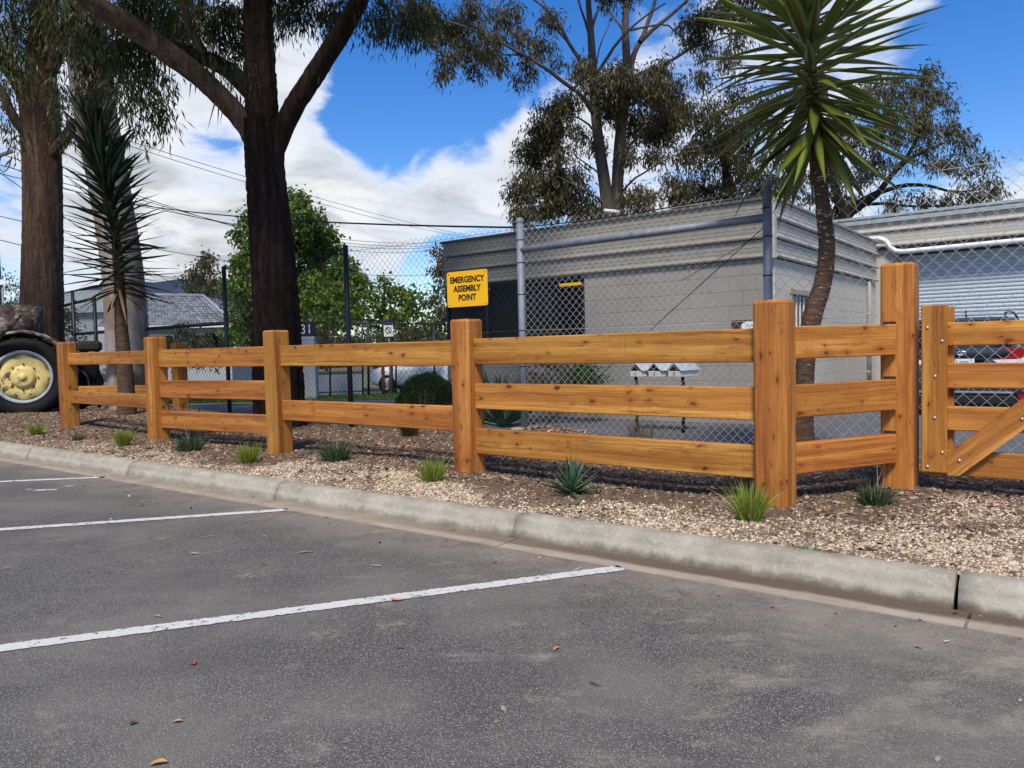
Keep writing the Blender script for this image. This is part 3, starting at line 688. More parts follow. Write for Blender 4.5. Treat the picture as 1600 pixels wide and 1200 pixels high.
for q, r in ((CL[5], .041), (CL[6], .041), (CL[8], .041)):
    m = MB(); m.tube([v3(q, -.2), v3(q, 2.40)], r, 14); o = m.build('post', M['galv'], galv)
    m = MB(); m.lathe([(r+.004, 0), (r+.005, .03), (r*.8, .055), (0, .062)], v3(q, 2.39), UP, 14); m.build('post_cap', M['galv'], o)
    m = MB()
    for z in (.4, .8, 1.2, 1.6, 1.95, 2.2): m.lathe([(r+.001, -.006), (r+.004, 0), (r+.001, .006)], v3(q, z), UP, 12)
    m.build('wire_tie', M['cable'], o)
def on_line(p, q, k): return Vector((p[0]+(q[0]-p[0])*k, p[1]+(q[1]-p[1])*k, 0))
pipe('top_rail', v3(CL[5], 2.09), v3(CL[6], 2.12), .036, M['galv'], galv)
for p, q in ((CL[5], CL[6]), (CL[6], CL[7]), (CL[7], CL[8])):
    for z in (2.33, 1.2, .06):
        m = MB(); m.tube([v3(p, z), on_line(p, q, .5)+UP*(z-.012), v3(q, z)], .0024, 5); m.build('line_wire', M['galvwire'], galv)
m = MB(); m.tube([v3(CL[6], 2.06), on_line(CL[6], CL[5], .93)+UP*.08], .0042, 5); m.build('bracing_wire', M['cable'], galv)
m = MB(); m.tube([v3(CL[6], 2.0), on_line(CL[6], CL[5], .30)+UP*1.62], .0028, 5); m.build('bracing_wire', M['cable'], galv)
m = MB(); m.lathe([(0, .12), (.15, .11), (.22, .02), (.26, -.2)], v3(CL[5], .0), UP, 14, False); m.build('concrete_footing', M['kerb'], galv)
net_obj([(CL[5], CL[6])], .03, 2.38, .084, .0026, M['galvwire'], galv)
net_obj([(CL[6], CL[8])], .03, 2.42, .105, .0027, M['galvwire'], galv)
blk = thing('chain_link_fence', 'black coated chain link fence running behind the tree trunks', 'fence', v3(CL[3], 0))
for q in CL[0:5]:
    m = MB(); m.tube([v3(q, -.2), v3(q, 2.4)], .034, 12); o = m.build('post', M['black'], blk)
    m = MB(); m.lathe([(.037, 0), (.036, .02), (0, .035)], v3(q, 2.39), UP, 12); m.build('post_cap', M['black'], o)
pipe('mid_rail', v3(CL[1], 1.52), v3(CL[3], 1.52), .03, M['black'], blk)
for p, q in zip(CL[0:5], CL[1:6]):
    for z in (2.33, 1.2, .06):
        m = MB(); m.tube([v3(p, z), on_line(p, q, .5)+UP*(z-.015), v3(q, z)], .0024, 4); m.build('line_wire', M['black'], blk)
net_obj(list(zip(CL[0:5], CL[1:6])), .03, 2.38, .088, .0022, M['black'], blk)
pg = thing('pipe_gate', 'small black pipe gate standing open beside the brown trunk', 'gate', (-8.6, 15.5, 0))
g1, g2 = at(147, 462, 15.1), at(92, 476, 16.6)
pipe('gate_post', (g1.x, g1.y, -.2), g1, .035, M['black'], pg); pipe('gate_post', (g2.x, g2.y, -.2), g2+UP*.02, .03, M['black'], pg)
pipe('gate_rail', g1-UP*.05, g2-UP*.05, .03, M['black'], pg); pipe('gate_rail', (g1.x, g1.y, .25), (g2.x, g2.y, .25), .03, M['black'], pg)
net_obj([((g1.x, g1.y), (g2.x, g2.y))], .25, g2.z-.1, .088, .0022, M['black'], pg)

# ------------------------------------------------------------------ lettering and signs
def text_mesh(s, size, ex=.0015, spacing=1.0, bold=0):
    cu = bpy.data.curves.new('lettering', 'FONT'); cu.body = s; cu.size = size; cu.align_x = 'CENTER'; cu.align_y = 'CENTER'; cu.extrude = ex; cu.space_character = spacing; cu.offset = bold
    cu.resolution_u = 3
    o = bpy.data.objects.new('lettering', cu); COL.objects.link(o); dg = bpy.context.evaluated_depsgraph_get(); dg.update()
    me = bpy.data.meshes.new_from_object(o.evaluated_get(dg)); bpy.data.objects.remove(o); return me
def letters(s, size, c, xax, nrm, mt, parent, sx=1.0, bold=0):
    """text centred at c, reading along xax, facing nrm"""
    me = text_mesh(s, size, bold=bold); me.materials.clear(); o = link('lettering', me, parent, mt); x = Vector(xax).normalized(); n = Vector(nrm).normalized(); u = n.cross(x)
    Mx = Matrix((x*sx, u, n)).transposed().to_4x4(); Mx.translation = Vector(c)-ORG[parent.name]; o.matrix_local = Mx; return o
def panel(name, c, w, h, th, xax, nrm, mt, parent, r=.02):
    """thin board with rounded corners"""
    x, n = Vector(xax).normalized(), Vector(nrm).normalized(); u = n.cross(x); prof = []
    for cx, cy, a0 in ((w/2-r, h/2-r, 0), (-w/2+r, h/2-r, 90), (-w/2+r, -h/2+r, 180), (w/2-r, -h/2+r, 270)):
        prof += [(cx+r*math.cos(R(a0+q)), cy+r*math.sin(R(a0+q))) for q in (0, 30, 60, 90)]
    m = MB(); m.prism(prof, Vector(c)-n*th/2, x, u, n*th); return m.build(name, mt, parent)
d1 = (Vector((*CL[5], 0))-Vector((*CL[4], 0))).normalized(); n1 = Vector((d1.y, -d1.x, 0))
sc_ = at(731.5, 451, 9.0); k = (Vector((*CL[4], 0))-Vector((0, 0, 1))).dot(n1)/ray(731.5, 451).dot(n1); sc_ = Vector((0, 0, 1))+ray(731.5, 451)*k+n1*.02
sign = thing('safety_sign', 'yellow emergency assembly point sign wired to the chain link fence', 'sign', sc_-UP*.22)
panel('sign_panel', sc_, .60, .415, .006, d1, n1, M['yellow'], sign, .025)
for s, z in (('EMERGENCY', .105), ('ASSEMBLY', 0), ('POINT', -.105)): letters(s, .098, sc_+n1*.0042+UP*z, d1, n1, M['ink'], sign, .90, .0032)
for sx in (-.27, .27):
    for sz in (-.18, .18):
        m = MB(); m.lathe([(0, .004), (.008, .003), (.009, 0)], sc_+n1*.003+d1*sx+UP*sz, n1, 8); m.build('fixing', M['galv'], sign)

# ------------------------------------------------------------------ buildings
def instance(name, me, parent, Mx):
    o = link(name, me, parent); Mx = Mx.copy(); Mx.translation -= ORG[parent.name]; o.matrix_local = Mx; return o
def frame(ax, nrm, c):
    """matrix with X along ax, Y along nrm (outwards), Z up"""
    m = Matrix((Vector(ax).normalized(), Vector(nrm).normalized(), UP)).transposed().to_4x4(); m.translation = c; return m
def block_mesh(name, w, h, d, mt):
    vs, fs = bevbox(w/2, d/2, h/2, .0022); me = bpy.data.meshes.new(name); me.from_pydata([tuple(v) for v in vs], [], fs); me.materials.append(mt); return me
BC = Vector((3.55, 10.4, 0)); BZ0, BZ1, BZT = LOW-.03, 2.14, 2.92; FL, SL = 5.9, 6.2
shop = thing('block_building', 'low grey concrete block building with beige sheet fascia behind the chain link fence', 'building', (BC.x, BC.y, LOW))
CH, CW = (BZ1-BZ0)/11, .40
def block_wall(o, ax, nrm, L, holes, mt):
    full = block_mesh('block', CW-.003, CH-.003, .05, mt)
    n = int(round(L/CW)); cw = L/n; sx = cw/CW
    for r in range(11):
        z = BZ0+CH*(r+.5); xs = [(cw*(i+.5), cw) for i in range(n)] if r % 2 == 0 else [(cw*.25, cw/2)]+[(cw*(i+1), cw) for i in range(n-1)]+[(L-cw*.25, cw/2)]
        for x, w in xs:
            parts_ = [(x-w/2, x+w/2)]
            for ha, hb_, hc_, hd in holes:
                if hc_ < z < hd:
                    parts_ = [q for lo, hi in parts_ for q in ((lo, min(hi, ha)), (max(lo, hb_), hi)) if q[1]-q[0] > .05 and (q[1] <= ha+1e-6 or q[0] >= hb_-1e-6)]
            for lo, hi in parts_:
                instance('block', full, shop, frame(ax, nrm, o+ax*(lo+hi)/2+nrm*random.uniform(-.002, .0005)+UP*z) @ Matrix.Diagonal(((hi-lo)/CW, 1, 1, 1)))
m = MB(); th = .12
wx0, wx1, wz0, wz1 = 2.95, 5.9, 1.10, 2.14            # the dark shop window, measured from the corner
m.box(BC-TA*(wx0/2)+TB*(.035+th/2)+UP*((BZ0+BZ1)/2), (wx0, th, BZ1-BZ0), MT)
m.box(BC-TA*((wx0+FL)/2)+TB*(.035+th/2)+UP*((BZ0+wz0)/2), (FL-wx0, th, wz0-BZ0), MT)
m.box(BC-TA*(.035+th/2)+TB*(SL/2)+UP*((BZ0+BZ1)/2), (th, SL-.08, BZ1-BZ0), MT)
m.box(BC-TA*(FL-.05)+TB*(SL/2+.1)+UP*((BZ0+BZ1)/2), (.1, SL-.3, BZ1-BZ0), MT)
m.build('mortar_wall', M['mortar'], shop)
m = MB(); m.box(BC-TA*(FL/2+.03)+TB*.04+UP*((BZ1+BZT)/2), (FL-.06, .06, BZT-BZ1), MT); m.box(BC-TA*.06+TB*(SL/2+.05)+UP*((BZ1+BZT)/2), (.06, SL-.1, BZT-BZ1), MT); m.build('fascia_frame', M['capping'], shop)
m = MB(); m.box(BC-TA*FL/2+TB*SL/2+UP*(BZT-.15), (FL-.1, SL-.1, .1), MT); m.build('roof', M['capping'], shop)
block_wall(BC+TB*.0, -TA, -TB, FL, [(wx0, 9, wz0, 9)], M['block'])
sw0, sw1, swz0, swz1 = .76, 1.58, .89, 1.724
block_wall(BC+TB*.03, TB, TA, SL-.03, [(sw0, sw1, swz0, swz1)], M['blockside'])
# fascia boards: three ribbed courses on each face
def fascia_prof(h):
    p = [(0, h), (.012, h-.004)]
    for k in range(3): z = h*(.82-.2*k); p += [(.012, z+.006), (.017, z), (.012, z-.006)]
    return p+[(.012, h*.27), (.048, h*.22), (.058, h*.13), (.05, h*.05), (.022, .014), (0, .014)]
FH = (BZT-BZ1)/3
for k in range(3):
    z = BZ1+FH*k
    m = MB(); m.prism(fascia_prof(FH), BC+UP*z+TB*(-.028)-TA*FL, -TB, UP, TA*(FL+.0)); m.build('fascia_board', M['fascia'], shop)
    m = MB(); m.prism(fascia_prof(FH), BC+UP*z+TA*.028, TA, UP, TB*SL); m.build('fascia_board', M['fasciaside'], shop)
m = MB(); m.box(BC+TA*.02-TB*.02+UP*((BZ1+BZT)/2), (.09, .09, BZT-BZ1+.02), MT, .006); m.build('corner_trim', M['fasciaside'], shop)
m = MB(); m.box(BC-TA*FL/2-TB*.01+UP*(BZT+.022), (FL+.1, .13, .04), MT, .006); m.build('roof_capping', M['capping'], shop)
m = MB(); m.box(BC+TA*.01+TB*(SL/2+.06)+UP*(BZT+.022), (.13, SL, .04), MT, .006); m.build('roof_capping', M['fascia'], shop)
m = MB(); m.box(BC-TA*(FL/2)+TB*.05+UP*(BZ1-.012), (FL, .14, .018), MT); m.build('soffit', M['capping'], shop)
# shop window: frame, mullions and opaque panes, the dim room behind painted in as their dark colour
wf = MB()
for x in (wx0+.02, wx0+1.0, wx0+2.0, wx1-.03): wf.box(BC-TA*x+TB*.02+UP*((wz0+wz1)/2), (.045, .06, wz1-wz0), MT)
for z in (wz0+.02, wz1-.05): wf.box(BC-TA*((wx0+wx1)/2)+TB*.02+UP*z, (wx1-wx0, .06, .04), MT)
wfo = wf.build('window', M['navy'], shop)
for i in range(3):
    m = MB(); a = wx0+.04+i*.98; m.box(BC-TA*(a+.47)+TB*.03+UP*((wz0+wz1)/2-.01), (.93, .008, wz1-wz0-.09), MT); m.build('pane', M['glass'], wfo)
m = MB(); m.box(BC-TA*(wx0+.27)-TB*.012+UP*(wz1-.13), (.42, .012, .05), MT); m.build('yellow_strip', M['yellow'], shop)
m = MB(); m.box(BC-TA*((wx0+wx1)/2)-TB*.03+UP*(wz0+.045), (wx1-wx0, .1, .085), MT, .004); m.build('window_sill', M['kerb'], shop)
# barred side window
sm = BC+TB*((sw0+sw1)/2)+UP*((swz0+swz1)/2); wh = swz1-swz0; ww = sw1-sw0
m = MB()
for q, s in ((wh/2, (.10, ww+.16, .08)), (-wh/2, (.12, ww+.16, .07))): m.box(sm+UP*q-TA*.0, s, MT, .004)
for q in (-ww/2-.03, ww/2+.03): m.box(sm+TB*q, (.09, .06, wh), MT, .004)
swo = m.build('window', M['kerb'], shop)
m = MB(); m.box(sm-TA*.03, (.01, ww, wh-.07), MT); m.build('pane', M['glass'], swo)
for q in (-.27, -.09, .09, .27):
    m = MB(); m.box(sm+TB*q+TA*.0, (.02, .025, wh-.075), MT); m.build('bar', M['white'], swo)
dp = BC+TB*5.45+TA*.06
m = MB(); m.tube([dp+UP*(LOW+.02), dp+UP*2.05, dp+UP*2.12-TA*.03], .042, 10); m.build('downpipe', M['fasciaside'], shop)
m = MB()
for z in (.4, 1.5): m.box(dp+UP*z-TA*.02, (.1, .1, .03), MT)
m.build('pipe_bracket', M['fasciaside'], shop)
# board with an oval on the front wall
bs = BC-TA*.32-TB*.035+UP*1.235
brd = thing('wall_sign', 'dark brown board with white oval on the grey block wall', 'sign', bs)
panel('board', bs, .46, .17, .015, TA, -TB, M['brown'], brd, .006)
m = MB(); m.prism([(.125*math.cos(6.283*i/28), .068*math.sin(6.283*i/28)) for i in range(28)], bs-TB*.0085+TA*.03, TA, UP, -TB*.002); m.build('oval', M['white'], brd)
m = MB(); m.tube([bs-TB*.012+TA*(.03+x)+UP*z for x, z in ((-.06, -.015), (-.03, .02), (-.01, -.01), (.02, .022), (.05, -.012), (.07, .01))], .0035, 5); m.build('emblem', M['ink'], brd)
fl = at(956, 333, 12.6)
flo = thing('floodlight', 'white floodlight standing on the roof edge of the grey building', 'light', (fl.x, fl.y, BZT))
m = MB(); m.tube([(fl.x, fl.y, BZT), (fl.x, fl.y, fl.z)], .02, 8); m.build('bracket', M['galv'], flo)
m = MB(); m.box(fl+UP*.03, (.24, .14, .05), MT @ Matrix.Rotation(R(12), 3, 'Y'), .012); m.build('lamp_body', M['white'], flo)

# the second building, with the roller door
E0 = BC+TB*6.6
garage = thing('garage_building', 'pale garage building with blue grey roller door and beige fascia', 'building', (E0.x, E0.y, LOW)); GT = 3.5; GLn = 9.0
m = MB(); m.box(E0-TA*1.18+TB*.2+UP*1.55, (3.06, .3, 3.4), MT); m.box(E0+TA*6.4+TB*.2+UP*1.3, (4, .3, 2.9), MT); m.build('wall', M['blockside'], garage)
m = MB(); m.box(E0+TA*2.5+TB*.05+UP*3.13, (GLn, .08, .62), MT); m.box(E0+TA*2.36+TB*.42+UP*2.9, (4.06, .1, .9), MT); m.build('lintel', M['capping'], garage)
for k in range(2):
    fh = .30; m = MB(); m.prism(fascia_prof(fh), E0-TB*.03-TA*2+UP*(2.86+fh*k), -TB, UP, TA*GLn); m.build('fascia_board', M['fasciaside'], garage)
m = MB(); m.box(E0+TA*2.5-TB*.02+UP*(GT-.01), (GLn, .16, .06), MT, .008); m.build('roof_gutter', M['rim'], garage)
m = MB(); m.prism([(.1, 3.44), (-6, 4.1), (-6, 4.0), (.1, 3.36)], E0-TA*2, -TB, UP, TA*GLn); m.build('roof', M['rim'], garage)
dz0, dz1, nsl = LOW-.05, 2.70, 38; prof = []
for i in range(nsl+1):
    z = dz0+(dz1-dz0)*i/nsl; h = (dz1-dz0)/nsl
    if i < nsl: prof += [(0, z), (.013, z+h*.28), (.015, z+h*.6), (.006, z+h*.92)]
prof += [(0, dz1), (-.03, dz1), (-.03, dz0)]
m = MB(); m.prism(prof, E0+TA*.36+TB*.30, -TB, UP, TA*4.0, cap=False); m.build('door_curtain', M['door'], garage)
for x in (.33, 4.4):
    m = MB(); m.box(E0+TA*x+TB*.04+UP*(dz1/2), (.07, .1, dz1), MT, .004); m.build('door_guide', M['capping'], garage)
m = MB(); p0 = E0+TA*.12-TB*.05
pts = [E0-TA*.55-TB*.12+UP*3.02, p0-TA*.28+UP*3.06, p0-TA*.1+UP*3.05, p0+TA*.02+UP*2.99, p0+TA*.10+UP*2.86, p0+TA*.20+UP*2.77, p0+TA*.34+UP*2.745, p0+TA*2+UP*2.76, p0+TA*6+UP*2.80]
m.tube(pts, [.05]*9, 12)
m.build('drain_pipe', M['pvc'], garage)

# letter boxes
lb = BC-TB*1.05
for i, (px, s) in enumerate(((994, '1'), (1023, '2'), (1054, '3'))):
    Y = 9.75-.14*(i-1); p = at(px, 580, Y); ax = TA; nr = -TB
    t = thing('letterbox', ('cream gable roofed letterbox nearest the dark shrub, leftmost of three', 'middle cream gable roofed letterbox of three on a stand', 'cream gable roofed letterbox farthest from the shrub, rightmost of three')[i], 'letterbox', (p.x, p.y, p.z-.06), 'letterboxes in front of the block wall')
    A2 = (TA*.9+(-TB)*.25).normalized(); N2 = Vector((A2.y, -A2.x, 0)); F2 = Matrix((A2, -N2, UP)).transposed()
    m = MB(); m.box(p-UP*.035-N2*.16, (.2, .34, .07), F2, .003); m.build('box', M['cream'], t)
    m = MB(); m.prism([(-.1, .008), (.1, .008), (0, .085)], p-N2*.31, A2, UP, N2*.30); m.build('gable', M['ink'], t)
    m = MB()
    for sg in (-1, 1): m.prism([(sg*.118, .0), (0, .098), (0, .108), (sg*.125, .008)], p-N2*.36, A2, UP, N2*.38)
    m.build('lid', M['tin'], t); letters(s, .062, p-UP*.035+N2*.0115, A2, N2, M['ink'], t)
st = at(1024, 600, 9.8); t = thing('letterbox_stand', 'dark steel stand carrying the three letterboxes', 'stand', (st.x, st.y, LOW))
lp, rp = at(994, 590, 9.95), at(1067, 590, 9.72)
for q in (lp, rp): pipe('leg', (q.x, q.y, LOW-.05), (q.x, q.y, at(1000, 588, 9.85).z), .022, M['black'], t)
m = MB(); m.tube([(lp.x-.05, lp.y, lp.z+.03), (rp.x+.05, rp.y, rp.z+.03)], .018, 6); m.build('bearer', M['black'], t)

# ------------------------------------------------------------------ vehicles
def sec(y, w, z0, z1, ex=4.5, n=24, lean=0, top=1.0, FR=None):
    """closed cross section: half width w, from z0 to z1; top: width factor up high"""
    q = []
    for i in range(n):
        a = 2*math.pi*(i+.5)/n; c, s_ = math.cos(a), math.sin(a)
        x = math.copysign(abs(c)**(2/ex), c)*w; z = math.copysign(abs(s_)**(2/ex), s_); zz = (z0+z1)/2+z*(z1-z0)/2
        x *= 1+(top-1)*max(0, z)
        q.append(FR(x, y+lean*(zz-z0), zz))
    return q
def wheel(parent, FR, x, y, r, w, sgn, mt_rim):
    o = FR(x, y, r); ax = (FR(1, 0, 0)-FR(0, 0, 0))*sgn
    m = MB(); m.lathe([(r*.62, 0), (r*.66, .012), (r*.9, .02), (r, -.01), (r, -w+.03), (r*.9, -w), (r*.5, -w)], o, ax, 28); wo = m.build('wheel', M['rubber'], parent)
    m = MB(); m.lathe([(r*.63, -.006), (r*.6, -.03), (r*.2, -.02), (r*.18, .0), (0, .002)], o, ax, 24)
    for k in range(5):
        a = 6.283*k/5; u = (FR(0, 1, 0)-FR(0, 0, 0))*math.cos(a)+UP*math.sin(a); m.tube([o+u*r*.15-ax*.012, o+u*r*.6-ax*.01], r*.08, 6)
    m.build('rim', mt_rim, wo)
# dark hatchback in front of the roller door, tail towards the car park
cb = at(1502, 560, 10.9); CB = Vector((cb.x, cb.y, LOW))
car = thing('parked_car', 'dark blue grey hatchback parked tail out at the roller door', 'car', CB)
def FC(x, y, z): return CB+TA*x+TB*y+UP*z
hw = .86
m = MB()
m.loft([sec(y, w, a, b, 5, FR=FC) for y, w, a, b in ((-.02, .70, .42, .66), (.0, .80, .30, .74), (.05, .84, .25, .82), (.16, .86, .22, .90), (.5, .875, .20, .93), (1.6, .88, .19, .92), (2.7, .88, .19, .90), (3.3, .86, .2, .84), (3.7, .80, .22, .76), (3.9, .62, .3, .62))])
body = m.build('body', M['carblue'], car)
m = MB()
m.loft([sec(y, w, a, b, 5, top=tp, FR=FC) for y, w, a, b, tp in ((.06, .74, .80, .98, .97), (.22, .76, .80, 1.27, .85), (.32, .77, .80, 1.385, .80), (.9, .78, .80, 1.43, .80), (1.7, .78, .80, 1.42, .80), (2.2, .76, .80, 1.25, .84), (2.75, .72, .8, .93, .95))])
m.build('cabin', M['carblue'], car)
m = MB(); m.quad(FC(-.60, .06, .98), FC(.60, .06, .98), FC(.54, .235, 1.27), FC(-.54, .235, 1.27)); m.build('rear_window', M['glass'], car)
for sg in (-1, 1):
    m = MB(); m.quad(*[FC(sg*x, y, z) for x, y, z in ((.785, .45, .95), (.785, 2.35, .95), (.668, 1.85, 1.32), (.668, .6, 1.32))]); m.build('side_window', M['glass'], car)
m = MB(); m.prism([(-.03, 1.36), (.10, 1.40), (.34, 1.41), (.34, 1.38), (.02, 1.335)], FC(-.55, 0, 0)-UP*FC(0, 0, 0).z+UP*LOW, TB, UP, TA*1.1); m.build('spoiler', M['carblue'], car)
m = MB(); m.prism([(.50, 1.425), (.62, 1.425), (.48, 1.52)], FC(-.01, 0, 0), TB, UP, TA*.02); m.build('roof_fin', M['black'], car)
m = MB(); m.tube([FC(.50, .35, 1.39), FC(.50, .42, 1.47), FC(.52, .7, 1.49), FC(.55, 1.2, 1.48), FC(.58, 1.6, 1.38)], .016, 8); m.build('roof_rail', M['black'], car)
m = MB(); m.tube([FC(-.50, .35, 1.39), FC(-.50, .42, 1.47), FC(-.52, .7, 1.49), FC(-.55, 1.2, 1.48), FC(-.58, 1.6, 1.38)], .016, 8); m.build('roof_rail', M['black'], car)
for sg in (-1, 1):
    m = MB(); m.prism([(sg*q, z) for q, z in ((.50, .955), (.80, .965), (.83, .86), (.66, .815), (.42, .81), (.62, .87))], FC(0, -.0, 0), TA, UP, -TB*.012+TB*.0); tl = m.build('tail_lamp', M['red'], car)
    m = MB(); m.prism([(sg*q, z) for q, z in ((.38, .805), (.66, .81), (.82, .85), (.81, .76), (.46, .74))], FC(0, -.0, 0), TA, UP, -TB*.014); m.build('reverse_lamp', M['clear'], tl)
    m = MB(); m.prism([(sg*q, z) for q, z in ((.68, .33), (.82, .33), (.80, .25), (.69, .25))], FC(0, -.02, 0), TA, UP, -TB*.02); m.build('reflector', M['red'], car)
    for y in (.72, 3.15): wheel(car, FC, sg*.86, y, .31, .2, sg, M['chrome'])
m = MB(); m.box(FC(0, .0, .825), (.62, .05, .03), MT); m.build('tailgate_recess', M['black'], car)
m = MB(); m.box(FC(-.0, -.018, .345), (1.25, .06, .035), MT, .012); m.build('bumper_trim', M['chrome'], car)
m = MB(); m.box(FC(0, -.005, .24), (1.3, .07, .14), MT, .02); m.build('diffuser', M['black'], car)
pl = FC(-.02, -.038, .755); panel('number_plate', pl, .372, .134, .006, TA, -TB, M['white'], car, .008)
letters('P·1·200', .098, pl-TB*.0045, TA, -TB, M['blue'], car, .72)
m = MB(); m.lathe([(.062, .0), (.058, .008), (.048, .008), (.046, .002)], FC(0, 0, .90), -TB, 24)
m.v = [tuple(FC(0, 0, .90)+(Vector(v)-FC(0, 0, .90))-(UP*(v[2]-FC(0, 0, .90).z)*.42)) for v in m.v]
for x in (-.028, 0.006): m.lathe([(.024, 0), (.023, .006), (.018, .006), (.017, 0)], FC(x, -.002, .90), -TB, 14)
m.build('badge', M['chrome'], car)

# white car on the road behind the far fence
WB = at(630, 603, 29.0); wx = Vector((.97, -.25, 0)).normalized(); wy = Vector((-wx.y, wx.x, 0)); WB.z = float(zfar(np.array(29.)))+.06
def FW(x, y, z): return WB+wx*y+wy*x+UP*z
wc = thing('parked_car', 'white car on the road seen under the top rail beside the round hedge', 'car', WB)
m = MB(); m.loft([sec(y, w, a, b, 5, FR=FW) for y, w, a, b in ((-1.0, .72, .45, .70), (-.95, .84, .32, .86), (-.7, .90, .26, .98), (.2, .92, .24, 1.02), (2.8, .92, .24, 1.05), (3.3, .86, .3, 1.0), (3.4, .7, .4, .9))]); m.build('body', M['carwhite'], wc)
m = MB(); m.loft([sec(y, w, a, b, 5, top=.82, FR=FW) for y, w, a, b in ((.1, .82, .9, 1.05), (.7, .84, .9, 1.6), (1.2, .84, .9, 1.72), (2.8, .82, .9, 1.68), (3.2, .8, .9, 1.1))]); m.build('cabin', M['carwhite'], wc)
m = MB(); m.quad(FW(-.72, .13, 1.1), FW(.72, .13, 1.1), FW(.62, .62, 1.57), FW(-.62, .62, 1.57)); m.build('windscreen', M['glass'], wc)
for sg in (-1, 1):
    m = MB(); m.quad(FW(sg*.845, .7, 1.1), FW(sg*.845, 2.8, 1.1), FW(sg*.72, 2.6, 1.55), FW(sg*.72, 1.05, 1.55)); m.build('side_window', M['glass'], wc)
    for y in (-.25, 2.5): wheel(wc, FW, sg*.9, y, .36, .22, sg, M['rim'])
    m = MB(); m.box(FW(sg*.66, -.93, .82), (.06, .3, .13), Matrix((wx, wy, UP)).transposed()); m.build('headlight', M['clear'], wc)
m = MB(); m.box(FW(0, -.985, .62), (.04, 1.2, .22), Matrix((wx, wy, UP)).transposed()); m.build('grille', M['black'], wc)

# ------------------------------------------------------------------ old tractor at the end of the bed
TW = Vector((-8.94, 14.0, .70)); ax = Vector((.40, -.92, .02)).normalized(); side = Vector((-ax.y, ax.x, 0))*-1
trac = thing('old_tractor', 'old tractor with a big black tyre and flaking cream wheel disc', 'tractor', (TW.x, TW.y, 0))
def tractor_wheel(o, r, w, rr, disc):
    m = MB(); m.lathe([(rr*1.02, .0), (rr*1.10, .05), (r*.86, .085), (r*.97, .05), (r, -.02), (r, -w+.02), (r*.96, -w), (rr, -w*.95)], o, ax, 56)
    u0 = ax.orthogonal().normalized(); v0 = ax.cross(u0)
    for k in range(26):
        a = 6.283*k/26; u = u0*math.cos(a)+v0*math.sin(a); q = u0*math.cos(a+.2)+v0*math.sin(a+.2)
        sgn = k % 2; m.tube([o+u*r*(.995)+ax*(.03 if sgn else -w+.0), o+q*r*1.012-ax*w*.5], .028, 5)
    wo = m.build('wheel', M['rubber'], trac)
    m = MB(); m.lathe([(rr*1.02, -.02), (rr*1.04, .035), (rr*.99, .05), (rr*.93, .03), (rr*.90, -.06), (rr*.86, -.10)], o, ax, 48); m.build('rim', M['rim'], wo)
    m = MB(); ring = []; n = 60
    for f, h in ((.90, -.085), (.85, -.03), (.80, -.012), (.66, .0), (.52, .004), (.46, -.012), (.42, .0), (.38, .045), (.30, .052), (.20, .058), (.13, .062), (.11, .085), (.0, .088)):
        row = []
        for k in range(n):
            a = 6.283*k/n; lob = 1+(.045*math.cos(8*a) if f > .8 else 0); row.append(o+(u0*math.cos(a)+v0*math.sin(a))*rr*f*lob+ax*(h if disc else h-.05))
        ring.append(row)
    m.loft(ring, True, False); m.build('wheel_disc', M['flaky'] if disc else M['iron'], wo)
    m = MB()
    for k in range(8): a = 6.283*k/8; m.lathe([(.016, .0), (.016, .022), (0, .026)], o+(u0*math.cos(a)+v0*math.sin(a))*rr*.5+ax*.005, ax, 6, False)
    m.build('wheel_nut', M['iron'], wo)
tractor_wheel(TW, .72, .36, .47, True)
tractor_wheel(at(112, 597, 15.1)-Vector((0, 0, .02)), .52, .24, .30, False)
m = MB()
for a0, zz in ((0, 0),):
    secs = []
    for k in range(13):
        a = R(200-14*k)      # arc over the wheel
        u = side*math.cos(a)+UP*math.sin(a); c = TW+side*.02-ax*.42
        secs.append([c+u*.84+ax*.42+u*.0, c+u*.87+ax*.30, c+u*.87-ax*.1, c+u*.84-ax*.1, c+u*.84+ax*.28, c+u*.80+ax*.41])
    m.loft(secs)
m.build('mudguard', M['lichen'], trac)
fp = at(-34, 510, 14.4); secs = []
for k_, (u, hz_, hd, dz_) in enumerate(((-1.0, .34, .45, .06), (-.5, .36, .46, .05), (-.1, .35, .45, .04), (.2, .33, .42, .02), (.5, .29, .36, -.03), (.75, .22, .28, -.10), (.95, .15, .18, -.18), (1.06, .08, .1, -.25), (1.09, .02, .03, -.3))):
    secs.append([fp+side*u+UP*(dz_+math.copysign(abs(math.sin(q*.3927))**.8, math.sin(q*.3927))*hz_)+ax*math.copysign(abs(math.cos(q*.3927))**.8, math.cos(q*.3927))*hd for q in range(16)])
m = MB(); m.loft(secs); m.build('bonnet', M['lichen'], trac)
m = MB(); m.tube([at(-8, 532, 13.7), at(14, 510, 13.65), at(30, 493, 13.6)], .045, 8); m.build('brace_bar', M['lichen'], trac)
m = MB(); m.box(TW-ax*.9+UP*.1, (1.6, .5, .5), Matrix((side, ax, UP)).transposed(), .05); m.box(TW-ax*.6+side*1.0-UP*.15, (1.4, .3, .25), Matrix((side, ax, UP)).transposed(), .04); m.build('chassis', M['iron'], trac)
m = MB(); q = at(140, 541, 14.6); m.box(q, (.42, .25, .2), Matrix((side, ax, UP)).transposed(), .05); m.tube([q, at(118, 570, 15.0)], .05, 8); m.build('front_axle', M['iron'], trac)
m = MB(); m.tube([TW-ax*.5, TW+ax*.02], .07, 10); m.build('axle', M['iron'], trac)

